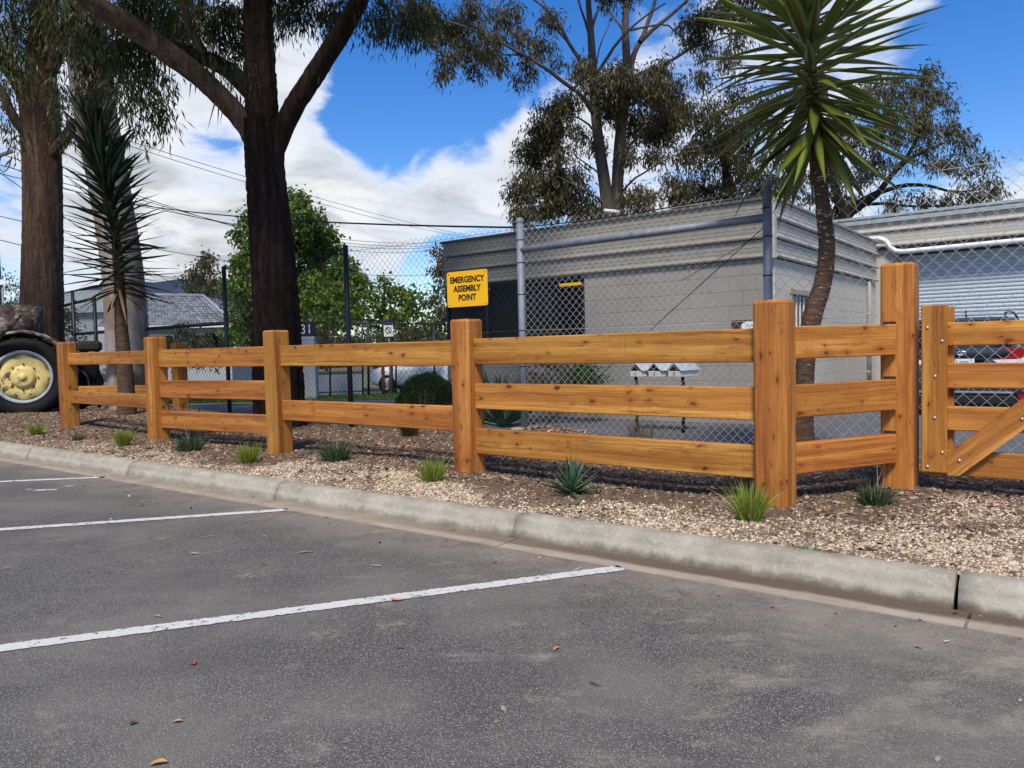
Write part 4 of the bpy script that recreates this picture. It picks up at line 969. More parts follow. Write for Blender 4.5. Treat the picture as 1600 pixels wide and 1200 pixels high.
# ------------------------------------------------------------------ trees
def trunk_mesh(m, pts, rad, n=28, step=.12, amp=.06, seed=0, flare=0):
    """a limb along a smooth path with a furrowed, uneven surface"""
    r = random.Random(seed); P = [Vector(p) for p in pts]; D = [0]
    for a, b in zip(P, P[1:]): D.append(D[-1]+(b-a).length)
    def sample(s):
        for i in range(len(P)-1):
            if s <= D[i+1] or i == len(P)-2:
                t = (s-D[i])/(D[i+1]-D[i]); p0 = P[max(i-1, 0)]; p1, p2 = P[i], P[i+1]; p3 = P[min(i+2, len(P)-1)]
                q = .5*((2*p1)+(p2-p0)*t+(2*p0-5*p1+4*p2-p3)*t*t+(3*p1-p0-3*p2+p3)*t**3)
                return q, rad[i]+(rad[i+1]-rad[i])*t
    k = max(3, int(D[-1]/step)); ph = [(r.choice((3, 5, 7, 9, 13)), r.uniform(0, 6.28), r.uniform(.4, 1.6), r.uniform(.3, 1)) for _ in range(7)]
    pts2, rr = [], []
    for i in range(k+1):
        q, w = sample(D[-1]*i/k); pts2.append(q); rr.append(w)
    vs = []; prev = None
    for i, p in enumerate(pts2):
        d = (pts2[min(i+1, k)]-pts2[max(i-1, 0)]).normalized(); a = d.orthogonal().normalized() if prev is None else (prev-d*prev.dot(d)).normalized(); prev = a; b = d.cross(a); s = D[-1]*i/k
        for j in range(n):
            th = 6.2832*j/n; e = sum(g*math.sin(f*th+h+s*v) for f, h, v, g in ph)/3
            fl = flare*max(0, 1-s/.6)**2*(1+.5*math.sin(5*th+1))
            vs.append(p+(a*math.cos(th)+b*math.sin(th))*(rr[i]*(1+amp*e+amp*.6*(r.random()-.5)*2*(amp > .03))+fl))
    fs = [(i*n+j, i*n+(j+1) % n, (i+1)*n+(j+1) % n, (i+1)*n+j) for i in range(k) for j in range(n)]
    m.add(vs, fs, True); return m
def crown(name, clumps, mt, parent, L=.12, w=.011, leaves=30, tuft=.22, tufts=1.0, droop=1.0, hang=.25, limbs=None, twig=True, flat=.8, seed=3):
    """foliage: every clump holds tufts, every tuft holds leaf blades; twigs run from the clump's heart to the tufts"""
    r = np.random.default_rng(seed); TP, TC = [], []
    for (c, rad) in clumps:
        n = max(3, int(tufts*(rad/tuft)**2*2.6)); q = r.normal(size=(n, 3)); q = unit(q)*(r.uniform(.15, 1, (n, 1))**.55)*rad; q[:, 2] *= flat
        q += r.normal(size=(n, 3))*rad*.12
        TP.append(np.array(c)+q); TC.append(np.repeat(np.array(c)[None], n, 0))
    TP, TC = np.concatenate(TP), np.concatenate(TC); nt = len(TP); k = leaves
    cnt = r.integers(int(k*.5), int(k*1.5)+1, nt); idx = np.repeat(np.arange(nt), cnt); N = len(idx)
    off = r.normal(size=(N, 3))*tuft*.5; off[:, 2] = off[:, 2]*.9-np.abs(r.normal(size=N))*tuft*hang*2
    d = unit(r.normal(size=(N, 3))*.55+np.array([0, 0, -1.])*droop+unit(off)*.35)
    v, f = leaf_quads(TP[idx]+off, d, L*r.uniform(.6, 1.3, N), w*r.uniform(.7, 1.25, N))
    np_obj(name, v, f, mt, parent)
    if twig:
        sel = np.arange(0, nt, 3); a, b = TC[sel], TP[sel]; mid = (a+b)/2+r.normal(size=a.shape)*.06; rings = []
        for p, rr in ((a, .02), (mid, .012), (b, .004)):
            rr = rr*(L/.12)**.5; u = np.array([1., 0, 0]); w2 = np.array([0, .5, .8])
            rings.append(np.stack([p+u*rr, p-u*rr*.5+w2*rr, p-u*rr*.5-w2*rr], 1))
        v = np.stack(rings, 1).reshape(-1, 3); n = len(sel); b0 = np.arange(n)[:, None]*9
        f = np.concatenate([b0+np.array([[l*3+i, l*3+(i+1) % 3, (l+1)*3+(i+1) % 3, (l+1)*3+i]]) for l in (0, 1) for i in range(3)])
        tag(np_obj('twigs', v, f, M['twig'], parent), kind='stuff')
def clump(px, py, r, Y, jit=.6, seedr=None):
    y = Y+random.uniform(-jit, jit); return (tuple(at(px, py, y)), r*y/FPX)
def clumps(lst, Y, jit=.6, ext=1.0): return [clump(px, py, r*ext, Y, jit) for px, py, r in lst]
def path(pts, Y, dy=0.0): return [at(px, py, Y+dy*i) for i, (px, py) in enumerate(pts)]

# the big dark gum behind the third post
Y2 = 10.8
t2 = thing('gum_tree', 'big dark barked gum tree with two spreading limbs behind the third fence post', 'tree', (at(434, 660, Y2).x, Y2, 0))
m = MB(); b0 = at(436, 660, Y2)
trunk_mesh(m, [Vector((b0.x+.02, Y2, -.2)), at(434, 560, Y2), at(432, 480, Y2), at(424, 380, Y2), at(414, 270, Y2), at(411, 190, Y2)], [.36, .335, .315, .29, .262, .265], 56, .045, .08, 2, .06)
trunk_mesh(m, [at(411, 225, Y2), at(408, 150, Y2), at(405, 80, Y2), at(402, 0, Y2), at(398, -130, Y2+.2), at(380, -300, Y2+.5)], [.24, .215, .205, .19, .15, .08], 40, .05, .08, 3)
trunk = m.build('trunk', M['bark_dark'], t2)
m = MB(); trunk_mesh(m, [at(412, 285, Y2), at(428, 238, Y2), at(452, 180, Y2-.05), at(492, 115, Y2-.2), at(530, 55, Y2-.3), at(556, 10, Y2-.4), at(600, -90, Y2-.6), at(640, -220, Y2-.8)], [.11, .14, .135, .13, .125, .11, .09, .05], 26, .06, .09, 4); m.build('limb', M['bark_dark'], t2)
m = MB(); trunk_mesh(m, [at(412, 270, Y2), at(398, 222, Y2), at(372, 180, Y2-.1), at(318, 125, Y2-.4), at(262, 82, Y2-.7), at(200, 38, Y2-1.0), at(150, 8, Y2-1.3), at(80, -50, Y2-1.6), at(-20, -140, Y2-2)], [.11, .14, .135, .135, .14, .135, .12, .10, .06], 26, .06, .07, 5); m.build('limb', M['bark_limb'], t2)
m = MB(); trunk_mesh(m, [at(398, 150, Y2), at(360, 112, Y2+.2), at(310, 86, Y2+.4), at(262, 74, Y2+.6), at(180, 70, Y2+.9)], [.13, .12, .10, .07, .03], 18, .08, .06, 6); m.build('limb', M['bark_dark'], t2)
m = MB(); trunk_mesh(m, [at(330, 100, Y2+.3), at(300, 50, Y2+.3), at(285, 0, Y2+.3), at(270, -80, Y2+.4)], [.06, .06, .05, .03], 12, .1, .05, 7); m.build('limb', M['bark_limb'], t2)
# bark ribbons hanging below the limb
p, d = [], []
for px, py, L_ in ((298, 130, .20), (306, 130, .14), (314, 132, .18), (336, 160, .38), (342, 162, .30), (349, 165, .24), (430, 60, .55), (368, 190, .1), (498, 120, .12)):
    q = at(px, py, Y2-.45); p.append(tuple(q)); d.append((random.uniform(-.35, .35), random.uniform(-.2, .2), -1))
v, f = blade_strips(np.array(p), unit(np.array(d)), np.array([.20, .14, .18, .38, .30, .24, .55, .1, .12]), np.full(9, .012), .1)
np_obj('bark_ribbon', v, f, M['bark_limb'], t2)
C2 = clumps([(490, 12, 26), (520, 20, 24), (548, 8, 32), (585, 28, 22), (602, 14, 28), (632, 34, 28), (648, 14, 30), (440, 18, 22), (424, 38, 16), (412, 5, 26), (470, -10, 26),
             (352, 36, 34), (322, 14, 38), (292, 46, 40), (345, 66, 24), (255, 24, 44), (208, 50, 42), (178, 96, 30), (150, 52, 42), (118, 20, 44), (205, 12, 40), (232, 84, 30), (142, 100, 24), (165, 70, 26), (380, 60, 22), (372, 18, 30), (275, 5, 34),
             (135, 118, 18), (160, 125, 16), (112, 62, 26)], Y2+1.1, .8)
C2 += clumps([(215, 120, 14), (232, 128, 12), (200, 140, 14), (246, 150, 8), (258, 112, 9), (218, 185, 6), (252, 170, 8), (186, 130, 14), (330, 92, 14), (370, 95, 16)], Y2-.5, .4, .9)
above = [(random.uniform(-250, 760), random.uniform(-420, -40), random.uniform(40, 70)) for _ in range(48)]
C2 += clumps(above, Y2-.2, 2.2)
C2 += [((random.uniform(-5.8, .6), random.uniform(5.8, 10.2), random.uniform(5.9, 9.5)), random.uniform(.55, .85)) for _ in range(34)]  # unseen clumps added overhead, towards the camera, to shade the trunks
crown('crown', C2, M['leaf_near'], t2, .14, .011, 42, .17, 1.5, 1.3, .45, seed=11)

# the brown barked tree at the end of the bed
t1 = thing('gum_tree', 'tall brown stringy barked tree trunk behind the old tractor tyre', 'tree', (at(66, 640, 16.2).x, 16.2, 0)); Y1 = 16.2
m = MB(); q = at(66, 630, Y1)
trunk_mesh(m, [Vector((q.x, Y1, -.2)), at(65, 520, Y1), at(66, 420, Y1), at(67, 300, Y1), at(64, 200, Y1), at(60, 130, Y1)], [.47, .42, .385, .365, .37, .36], 40, .07, .04, 21, .08)
trunk_mesh(m, [at(62, 150, Y1), at(66, 80, Y1), at(70, 0, Y1), at(76, -150, Y1), at(80, -320, Y1)], [.30, .28, .25, .2, .1], 28, .1, .04, 22); m.build('trunk', M['bark_brown'], t1)
m = MB(); trunk_mesh(m, [at(52, 170, Y1), at(30, 128, Y1), at(6, 95, Y1-.2), at(-40, 40, Y1-.4), at(-90, -60, Y1-.6)], [.19, .18, .17, .15, .1], 20, .1, .05, 23); m.build('limb', M['bark_dark'], t1)
m = MB(); trunk_mesh(m, [at(48, 215, Y1-.1), at(28, 195, Y1-.3), at(12, 165, Y1-.5), at(4, 145, Y1-.6), at(-20, 110, Y1-.8)], [.10, .095, .09, .085, .05], 14, .1, .04, 24); m.build('limb', M['bark_limb'], t1)
m = MB(); trunk_mesh(m, [at(85, 240, Y1-.1), at(105, 212, Y1-.4), at(117, 190, Y1-.6)], [.13, .11, .09], 14, .1, .05, 25); m.build('limb', M['bark_brown'], t1)
m = MB(); trunk_mesh(m, [at(80, 110, Y1-.1), at(92, 80, Y1-.2), at(105, 40, Y1-.4), at(115, -20, Y1-.6)], [.14, .12, .11, .08], 14, .1, .05, 26); m.build('limb', M['bark_brown'], t1)
C1 = clumps([(18, 30, 40), (58, 16, 42), (12, 78, 30), (22, 108, 22), (95, 135, 18), (99, 170, 18), (92, 108, 16), (30, 50, 34), (84, 40, 30), (5, 130, 16), (100, 195, 12), (8, 178, 10), (26, 212, 10)], Y1-.6, .9)
C1 += [((random.uniform(-14, -10.2), random.uniform(9.5, 14), random.uniform(6.3, 10)), random.uniform(.6, .9)) for _ in range(12)]  # unseen clumps added overhead to shade the tractor tyre
C1 += clumps([(random.uniform(-350, 260), random.uniform(-380, -20), random.uniform(36, 60)) for _ in range(30)], Y1, 2.0)
crown('crown', C1, M['leaf_near'], t1, .16, .014, 40, .24, 1.4, 1.3, .4, seed=12)

# the pale gum between them
t3 = thing('gum_tree', 'pale smooth barked gum trunk standing behind the dark yucca', 'tree', (at(200, 640, 13.8).x, 13.8, .1)); Y3 = 13.8
m = MB(); q = at(202, 625, Y3)
trunk_mesh(m, [Vector((q.x, Y3, -.15)), at(199, 540, Y3), at(192, 430, Y3), at(176, 320, Y3), at(157, 220, Y3), at(145, 150, Y3), at(135, 70, Y3), at(128, 0, Y3), at(118, -160, Y3), at(105, -340, Y3)], [.40, .365, .345, .335, .345, .35, .33, .3, .24, .12], 40, .11, .028, 31, .05); m.build('trunk', M['bark_pale'], t3)
C3 = clumps([(random.uniform(-60, 330), random.uniform(-420, -60), random.uniform(36, 60)) for _ in range(20)], Y3+.5, 1.6)
crown('crown', C3, M['leaf_near'], t3, .15, .013, 34, .22, 1.2, 1.3, .4, seed=13)

# the tall gum behind the block building
YE = 23.0
te = thing('gum_tree', 'tall gum with two pale trunks and spreading limbs behind the block building', 'tree', (at(955, 640, YE).x, YE, float(zfar(np.array(YE)))))
def limb(pts, rad, mt, parent, Y, name='limb', n=10, dy=0, amp=.03, step=.25, seed=0):
    m = MB(); trunk_mesh(m, path(pts, Y, dy), rad, n, step, amp, seed); return m.build(name, mt, parent)
limb([(962, 680), (958, 480), (950, 330), (938, 240), (930, 175), (926, 100), (923, 50), (919, 0), (915, -90)], [.24, .22, .19, .165, .14, .12, .10, .08, .05], M['bark_gum'], te, YE, 'trunk', 14, seed=41)
limb([(962, 650), (968, 480), (964, 330), (968, 230), (974, 170), (979, 100), (977, 50), (978, 0), (980, -110)], [.22, .20, .18, .17, .15, .125, .105, .09, .05], M['bark_gum'], te, YE, 'trunk', 14, seed=42)
for i, (pp, r0, r1, dy) in enumerate((
        ([(927, 126), (918, 108), (905, 92), (888, 66), (875, 40), (858, 20), (836, 0), (800, -20)], .09, .03, -.1),
        ([(888, 66), (870, 45), (855, 15), (842, -12)], .05, .02, .1),
        ([(929, 180), (918, 163), (905, 146), (880, 128), (850, 105), (800, 76), (765, 58), (732, 44), (690, 30)], .10, .025, -.2),
        ([(850, 105), (820, 88), (780, 86), (740, 92), (705, 100)], .04, .012, -.2), ([(800, 76), (770, 40), (748, 10), (735, -20)], .045, .015, .1),
        ([(922, 60), (915, 35), (905, 5), (895, -40)], .06, .025, .1), ([(924, 55), (930, 25), (945, 0), (955, -40)], .06, .025, .1),
        ([(930, 110), (938, 70), (955, 30), (962, 0)], .03, .012, .15),
        ([(979, 130), (985, 108), (992, 80), (1004, 58), (1014, 30), (1024, 0), (1030, -50)], .13, .05, .1),
        ([(1000, 66), (1020, 46), (1045, 26), (1070, 4), (1100, -30)], .10, .04, .15),
        ([(930, 118), (946, 95), (962, 70), (985, 45), (1010, 24), (1040, 5)], .07, .025, -.1), ([(975, 50), (962, 30), (946, 8), (935, -20)], .05, .02, .1),
        ([(985, 47), (1010, 42), (1040, 38), (1058, 52), (1080, 72)], .05, .02, .1),
        ([(977, 130), (1000, 115), (1030, 104), (1060, 88), (1082, 74), (1110, 66), (1150, 52)], .08, .03, .2),
        ([(1082, 74), (1092, 90), (1110, 100)], .03, .012, .1), ([(972, 300), (990, 280), (1010, 268), (1035, 252), (1060, 240)], .05, .015, .1),
        ([(958, 300), (945, 280), (925, 262), (902, 246), (890, 232)], .045, .015, -.1), ([(955, 330), (935, 310), (900, 290), (870, 275)], .05, .015, -.15),
        ([(972, 260), (985, 225), (1010, 205), (1040, 195)], .05, .015, .1), ([(932, 210), (915, 190), (890, 180), (868, 190)], .05, .015, -.1),
        ([(970, 200), (980, 170), (1000, 150), (1020, 140)], .05, .02, .1), ([(700, 100), (690, 80), (672, 60), (655, 50)], .02, .01, .1))):
    limb(pp, list(np.linspace(r0*.78, r1*.8, len(pp))), M['bark_gum'], te, YE, 'limb', 8, dy, .02, .3, 50+i)
CE = clumps([(866, 182, 34), (838, 232, 36), (826, 286, 34), (872, 276, 34), (900, 316, 34), (822, 330, 24), (858, 322, 30), (882, 160, 22), (905, 108, 20), (936, 128, 32), (972, 122, 34), (1012, 132, 36), (1044, 142, 30),
             (1000, 196, 34), (1042, 196, 36), (956, 168, 26), (926, 222, 16), (1002, 312, 30), (1050, 292, 28), (1022, 246, 18), (985, 240, 16), (850, 205, 26), (1060, 170, 24), (960, 318, 22), (905, 200, 16), (940, 330, 20), (1030, 100, 16), (880, 235, 16), (900, 265, 16), (1065, 235, 22)], YE, 1.6, 1.0)
CE += clumps([(688, 36, 30), (662, 18, 26), (728, 76, 24), (756, 56, 28), (700, 92, 18), (690, 112, 12), (742, 108, 14), (782, 100, 16), (846, 66, 18), (832, 96, 18), (858, 30, 20), (790, 18, 24), (642, 8, 22), (810, 52, 18), (720, 40, 22), (765, 86, 14), (812, 118, 12), (870, 92, 12), (668, 55, 18), (735, 10, 24), (1090, 30, 28), (1128, 14, 30), (1080, 58, 18), (1160, 28, 22), (1106, 74, 16), (1136, 88, 18), (1092, 110, 16), (1150, 60, 16)], YE-.5, 1.6, .92)
CE += clumps([(random.uniform(640, 1250), random.uniform(-260, -30), random.uniform(26, 46)) for _ in range(26)], YE, 2.5)
crown('crown', CE, M['leaf_euc'], te, .18, .020, 50, .27, 2.3, 1.0, .2, seed=14)
# second gum crown, close on its right
tf = thing('gum_tree', 'dense brown green gum crown behind the yucca, over the corner of the block building', 'tree', (at(1150, 640, 27).x, 27, float(zfar(np.array(27.)))))
limb([(1150, 640), (1148, 400), (1140, 300), (1128, 230), (1122, 180)], [.24, .22, .18, .12, .05], M['bark_dark'], tf, 27, 'trunk', 10, seed=71)
for i, pp in enumerate(([(1140, 300), (1165, 260), (1185, 210), (1195, 165)], [(1132, 250), (1110, 215), (1095, 180)], [(1142, 320), (1110, 300), (1085, 285)], [(1144, 330), (1180, 300), (1215, 280)])): limb(pp, [.09, .07, .05, .03][:len(pp)], M['bark_dark'], tf, 27, 'limb', 7, 0, .03, .4, 72+i)
crown('crown', clumps([(1098, 168, 28), (1130, 196, 36), (1108, 238, 34), (1150, 246, 36), (1170, 196, 30), (1190, 158, 24), (1182, 280, 32), (1120, 296, 30), (1080, 292, 24), (1150, 310, 28), (1215, 250, 26), (1225, 295, 26), (1090, 205, 20), (1150, 145, 20), (1130, 330, 24), (1190, 325, 22), (1245, 275, 22), (1075, 325, 22), (1210, 200, 18)], 27, 2.0), M['leaf_euc'], tf, .21, .026, 44, .32, 1.7, 1.0, .2, seed=15)
# the gum far behind the garage
tg = thing('gum_tree', 'broad spreading gum with dark limbs behind the garage roof', 'tree', (at(1320, 640, 31).x, 31, float(zfar(np.array(31.)))))
limb([(1305, 640), (1312, 430), (1318, 345), (1340, 322), (1372, 302)], [.34, .32, .28, .22, .15], M['bark_dark'], tg, 31, 'trunk', 12, seed=81)
for i, (pp, r0) in enumerate((([(1318, 345), (1308, 300), (1302, 258), (1310, 220), (1340, 180)], .2), ([(1372, 302), (1398, 268), (1422, 248), (1450, 234), (1480, 222)], .13), ([(1372, 302), (1410, 290), (1450, 290), (1490, 300), (1530, 296)], .1), ([(1398, 268), (1420, 240), (1438, 205), (1448, 160), (1452, 125)], .09),
        ([(1302, 262), (1330, 232), (1362, 208), (1400, 195)], .1), ([(1345, 320), (1380, 318), (1420, 322), (1470, 322)], .08), ([(1320, 330), (1290, 300), (1265, 285)], .08), ([(1362, 208), (1385, 170), (1400, 135)], .06))):
    limb(pp, list(np.linspace(r0, .03, len(pp))), M['bark_dark'], tg, 31, 'limb', 8, .05, .03, .4, 82+i)
crown('crown', clumps([(1368, 138, 22), (1398, 128, 22), (1452, 114, 20), (1462, 146, 22), (1440, 176, 26), (1487, 165, 9), (1420, 206, 26), (1380, 176, 28), (1350, 214, 30), (1452, 222, 26), (1500, 222, 22), (1528, 252, 22), (1546, 286, 16), (1480, 256, 26), (1512, 296, 22), (1345, 262, 24), (1300, 262, 28), (1312, 312, 26), (1402, 258, 16), (1340, 150, 20), (1425, 145, 20), (1480, 195, 16), (1400, 320, 20), (1440, 310, 18), (1480, 315, 18), (1560, 305, 10), (1535, 310, 14), (1270, 300, 20), (1370, 240, 16), (1410, 165, 20), (1300, 190, 24)], 31, 1.8), M['leaf_far'], tg, .24, .030, 40, .36, 1.6, .9, .2, seed=16)

# ------------------------------------------------------------------ greenery beyond the fences
def leafy(name, label, cat, base, lst, Y, mt, L, w, leaves=26, tuft=.3, trunk=None, jit=1.0, droop=.25, tufts=1.0, seed=1, group=None, bark='bark_brown', hang=.1):
    t = thing(name, label, cat, base, group)
    if trunk:
        for pp, r0, r1 in trunk: limb(pp, list(np.linspace(r0, r1, len(pp))), M[bark], t, Y, 'trunk' if pp is trunk[0][0] else 'limb', 8, 0, .03, .4, seed)
    crown('crown', clumps(lst, Y, jit), mt, t, L, w, leaves, tuft, tufts, droop, hang, seed=seed, twig=bool(trunk)); return t
zf = lambda Y: float(zfar(np.array(float(Y))))
leafy('leafy_tree', 'bright green leafy tree behind the big dark gum trunk', 'tree', (at(450, 600, 33).x, 33, zf(33)),
      [(455, 318, 24), (480, 340, 28), (440, 345, 30), (500, 370, 28), (520, 395, 26), (470, 385, 34), (400, 380, 26), (390, 345, 20), (378, 410, 24), (385, 450, 28), (420, 430, 34), (460, 440, 36), (500, 440, 34), (540, 420, 24), (535, 455, 28), (560, 440, 18), (390, 490, 28), (430, 480, 34), (480, 480, 30), (520, 490, 26), (372, 515, 20), (400, 525, 22), (550, 480, 22), (375, 365, 14), (362, 440, 12)], 33, M['leaf_green'], .18, .062, 44, .36,
      [([(452, 640), (452, 520), (455, 430), (458, 340)], .22, .05), ([(454, 470), (420, 420), (395, 370)], .1, .03), ([(455, 460), (495, 420), (520, 390)], .1, .03)], 1.6, .3, 2.3, 101)
leafy('leafy_shrub', 'yellow green bushy tree between the black fence post and the yellow sign', 'shrub', (at(600, 610, 26).x, 26, zf(26)),
      [(585, 470, 22), (610, 458, 20), (635, 465, 22), (655, 480, 18), (565, 490, 20), (595, 500, 24), (630, 500, 26), (660, 500, 18), (575, 455, 12), (600, 440, 8), (648, 455, 12)], 26, M['leaf_lime'], .15, .052, 44, .28, [([(610, 620), (612, 540), (612, 480)], .08, .03)], 1.0, .2, 1.1, 102)
leafy('leafy_shrub', 'yellow green bushy tree directly right of the dark gum trunk', 'shrub', (at(500, 610, 27).x, 27, zf(27)),
      [(480, 455, 16), (500, 470, 24), (530, 465, 22), (515, 500, 24), (485, 500, 18), (545, 495, 18), (490, 430, 10), (540, 450, 14)], 27, M['leaf_lime'], .15, .052, 44, .28, [([(510, 620), (510, 540), (510, 480)], .08, .03)], 1.0, .2, 1.0, 103)
leafy('olive_shrub', 'dull olive shrub between the yellow green tree and the building', 'shrub', (at(680, 610, 22.5).x, 22.5, zf(22.5)),
      [(670, 470, 16), (688, 455, 14), (685, 490, 18), (665, 510, 20), (695, 520, 16), (640, 525, 18), (680, 540, 20), (655, 545, 16), (700, 480, 12), (620, 535, 14)], 22.5, M['leaf_olive'], .14, .03, 46, .25, None, .8, .6, 1.1, 104)
leafy('olive_shrub', 'dull olive drooping shrub under the trees beyond the far black fence', 'shrub', (at(520, 610, 24).x, 24, zf(24)),
      [(490, 530, 20), (520, 525, 22), (545, 530, 18), (575, 535, 18), (505, 545, 16), (560, 545, 16)], 24, M['leaf_olive'], .16, .03, 46, .28, None, .8, .9, 1.0, 105)
leafy('dark_tree', 'dark purple grey tree crown behind the left end of the block building', 'tree', (at(705, 610, 30).x, 30, zf(30)),
      [(712, 398, 20), (692, 412, 16), (735, 395, 18), (678, 425, 12), (700, 435, 16), (722, 420, 18), (690, 395, 12)], 30, M['leaf_brown'], .2, .035, 46, .32, [([(710, 620), (710, 500), (708, 430)], .15, .05)], 1.0, .8, 1.2, 106)
leafy('gum_tree', 'small grey green gum crown above the tiled house roof', 'tree', (at(318, 600, 60).x, 60, zf(60)),
      [(318, 412, 14), (305, 425, 14), (332, 425, 12), (315, 440, 16), (338, 440, 10), (296, 440, 8), (325, 402, 6)], 60, M['leaf_far'], .38, .075, 44, .55, [([(320, 600), (320, 500), (318, 430)], .25, .08)], 1.5, .8, 1.1, 107)
leafy('olive_shrub', 'low brown green trees beside the small gum behind the house', 'shrub', (at(345, 600, 55).x, 55, zf(55)),
      [(340, 455, 12), (355, 462, 14), (320, 455, 10), (305, 450, 8), (362, 480, 12), (345, 480, 12)], 55, M['leaf_olive'], .34, .08, 46, .5, None, 1.2, .6, 1.1, 108)
leafy('olive_shrub', 'rounded olive shrub in front of the tiled house', 'shrub', (at(300, 600, 25).x, 25, zf(25)),
      [(290, 520, 18), (275, 530, 14), (305, 530, 18), (325, 533, 14), (290, 545, 20), (320, 548, 18), (265, 545, 10), (340, 550, 12), (270, 560, 14), (300, 562, 18), (330, 562, 14)], 25, M['leaf_olive'], .11, .024, 46, .22, None, .5, .2, 1.3, 109)
leafy('dark_shrub', 'dark shrub by the black pipe gate beside the brown trunk', 'shrub', (at(108, 610, 19.5).x, 19.5, zf(19.5)),
      [(105, 495, 12), (112, 515, 16), (105, 535, 14), (125, 535, 12), (108, 480, 8), (120, 550, 14), (100, 560, 12)], 19.5, M['leaf_olive'], .10, .02, 34, .2, None, .4, .3, 1.2, 110)
leafy('yellow_shrub', 'yellow flowering low shrub at the foot of the pale gum', 'shrub', (at(160, 606, 17).x, 17, zf(17)),
      [(152, 585, 9), (164, 582, 9), (160, 592, 9), (145, 592, 7), (170, 590, 7)], 17, m_leaf('yellow green shrub leaves', [(0, (.12, .15, .01)), (1, (.45, .42, .02))], .3), .06, .014, 34, .12, None, .2, .1, 1.6, 111)
leafy('leafy_tree', 'green and rust coloured shrubs at the far end beside the tall brown trunk', 'shrub', (at(15, 600, 34).x, 34, zf(34)),
      [(10, 440, 14), (25, 450, 10), (5, 470, 18), (22, 475, 14), (15, 490, 14), (-10, 455, 16), (30, 495, 8)], 34, M['leaf_olive'], .16, .03, 30, .34, None, .8, .3, 1.2, 112)
# round clipped hedge
hb = at(668, 636, 13.6); hedge = thing('round_hedge', 'dense round clipped green hedge behind the fence', 'hedge', (hb.x, 13.6, LOW))
n = 15000; q = unit(rng.normal(size=(n, 3))); q[:, 2] = np.abs(q[:, 2]); rr_ = rng.uniform(.84, 1.04, (n, 1))*(1+.03*np.sin(q[:, :1]*9+q[:, 1:2]*7))
hv, hf = leaf_quads(np.array([hb.x, 13.6, LOW])+q*rr_*np.array([.56, .56, .70]), unit(q+rng.normal(size=(n, 3))*.7), rng.uniform(.03, .06, n), rng.uniform(.006, .012, n)); np_obj('foliage', hv, hf, M['leaf_hedge'], hedge)
m = MB(); m.lathe([(.0, .60), (.25, .55), (.42, .38), (.48, .15), (.46, 0)], (hb.x, 13.6, LOW), UP, 18); m.build('branches', M['leaf_brown'], hedge)
# shrubs against the block wall
leafy('brown_shrub', 'dry brown shrub against the block wall behind the middle rails', 'shrub', (at(850, 640, 11.6).x, 11.6, LOW),
      [(845, 560, 22), (870, 575, 22), (830, 585, 20), (855, 600, 24), (880, 605, 18), (840, 615, 20), (865, 620, 20), (822, 610, 14), (850, 540, 14), (875, 552, 12)], 11.5, M['leaf_brown'], .07, .007, 34, .12, None, .25, .3, 1.6, 113)
leafy('dark_shrub', 'dark blue green shrub against the block wall beside the letterboxes', 'shrub', (at(910, 640, 11.4).x, 11.4, LOW),
      [(905, 580, 18), (922, 575, 16), (915, 595, 20), (935, 592, 12), (900, 605, 16), (925, 612, 16), (890, 590, 12)], 11.3, M['leaf_hedge'], .07, .014, 34, .12, None, .2, .3, 1.6, 114)
leafy('dark_shrub', 'low pale shrub tops under the shop window ledge', 'shrub', (at(850, 640, 11.9).x, 11.9, LOW),
      [(815, 519, 5), (840, 521, 5), (852, 519, 5), (868, 516, 5), (825, 522, 4)], 11.8, M['leaf_olive'], .05, .008, 20, .06, None, .05, -.6, 2, 115)

# ------------------------------------------------------------------ yuccas and bedding plants
def leaf_mesh(name, L, w, fold, droop, mt, seg=7, base=.55, thick=.004):
    """one long pointed leaf: X along, folded along the midrib"""
    vs, fs = [], []
    for i in range(seg+1):
        t = i/seg; prof = (base+(1-base)*min(1, t/.35))*(1-max(0, (t-.35)/.65)**1.7) if t < 1 else 0.0
        ww = w/2*max(prof, .015); x = L*t; z = -droop*L*t*t
        vs += [(x, -ww, z+fold*ww), (x, 0, z), (x, ww, z+fold*ww), (x, 0, z-thick*(1-t))]
    for i in range(seg):
        a = i*4; b = a+4; fs += [(a, b, b+1, a+1), (a+1, b+1, b+2, a+2), (a+2, b+2, b+3, a+3), (a+3, b+3, b, a)]
    me = bpy.data.meshes.new(name); me.from_pydata(vs, [], fs); me.polygons.foreach_set('use_smooth', [True]*len(fs)); me.materials.append(mt); me.update(); return me
def put_leaf(me, parent, p, az, el, roll=0, sc=1):
    Mx = Matrix.Translation(Vector(p)-ORG[parent.name]) @ Matrix.Rotation(az, 4, 'Z') @ Matrix.Rotation(-el, 4, 'Y') @ Matrix.Rotation(roll, 4, 'X') @ Matrix.Scale(sc, 4)
    o = link('leaf', me, parent); o.matrix_local = Mx; return o
def on_path(P, s):
    s = max(0, min(.9999, s))*(len(P)-1); i = int(s); return P[i].lerp(P[i+1], s-i)
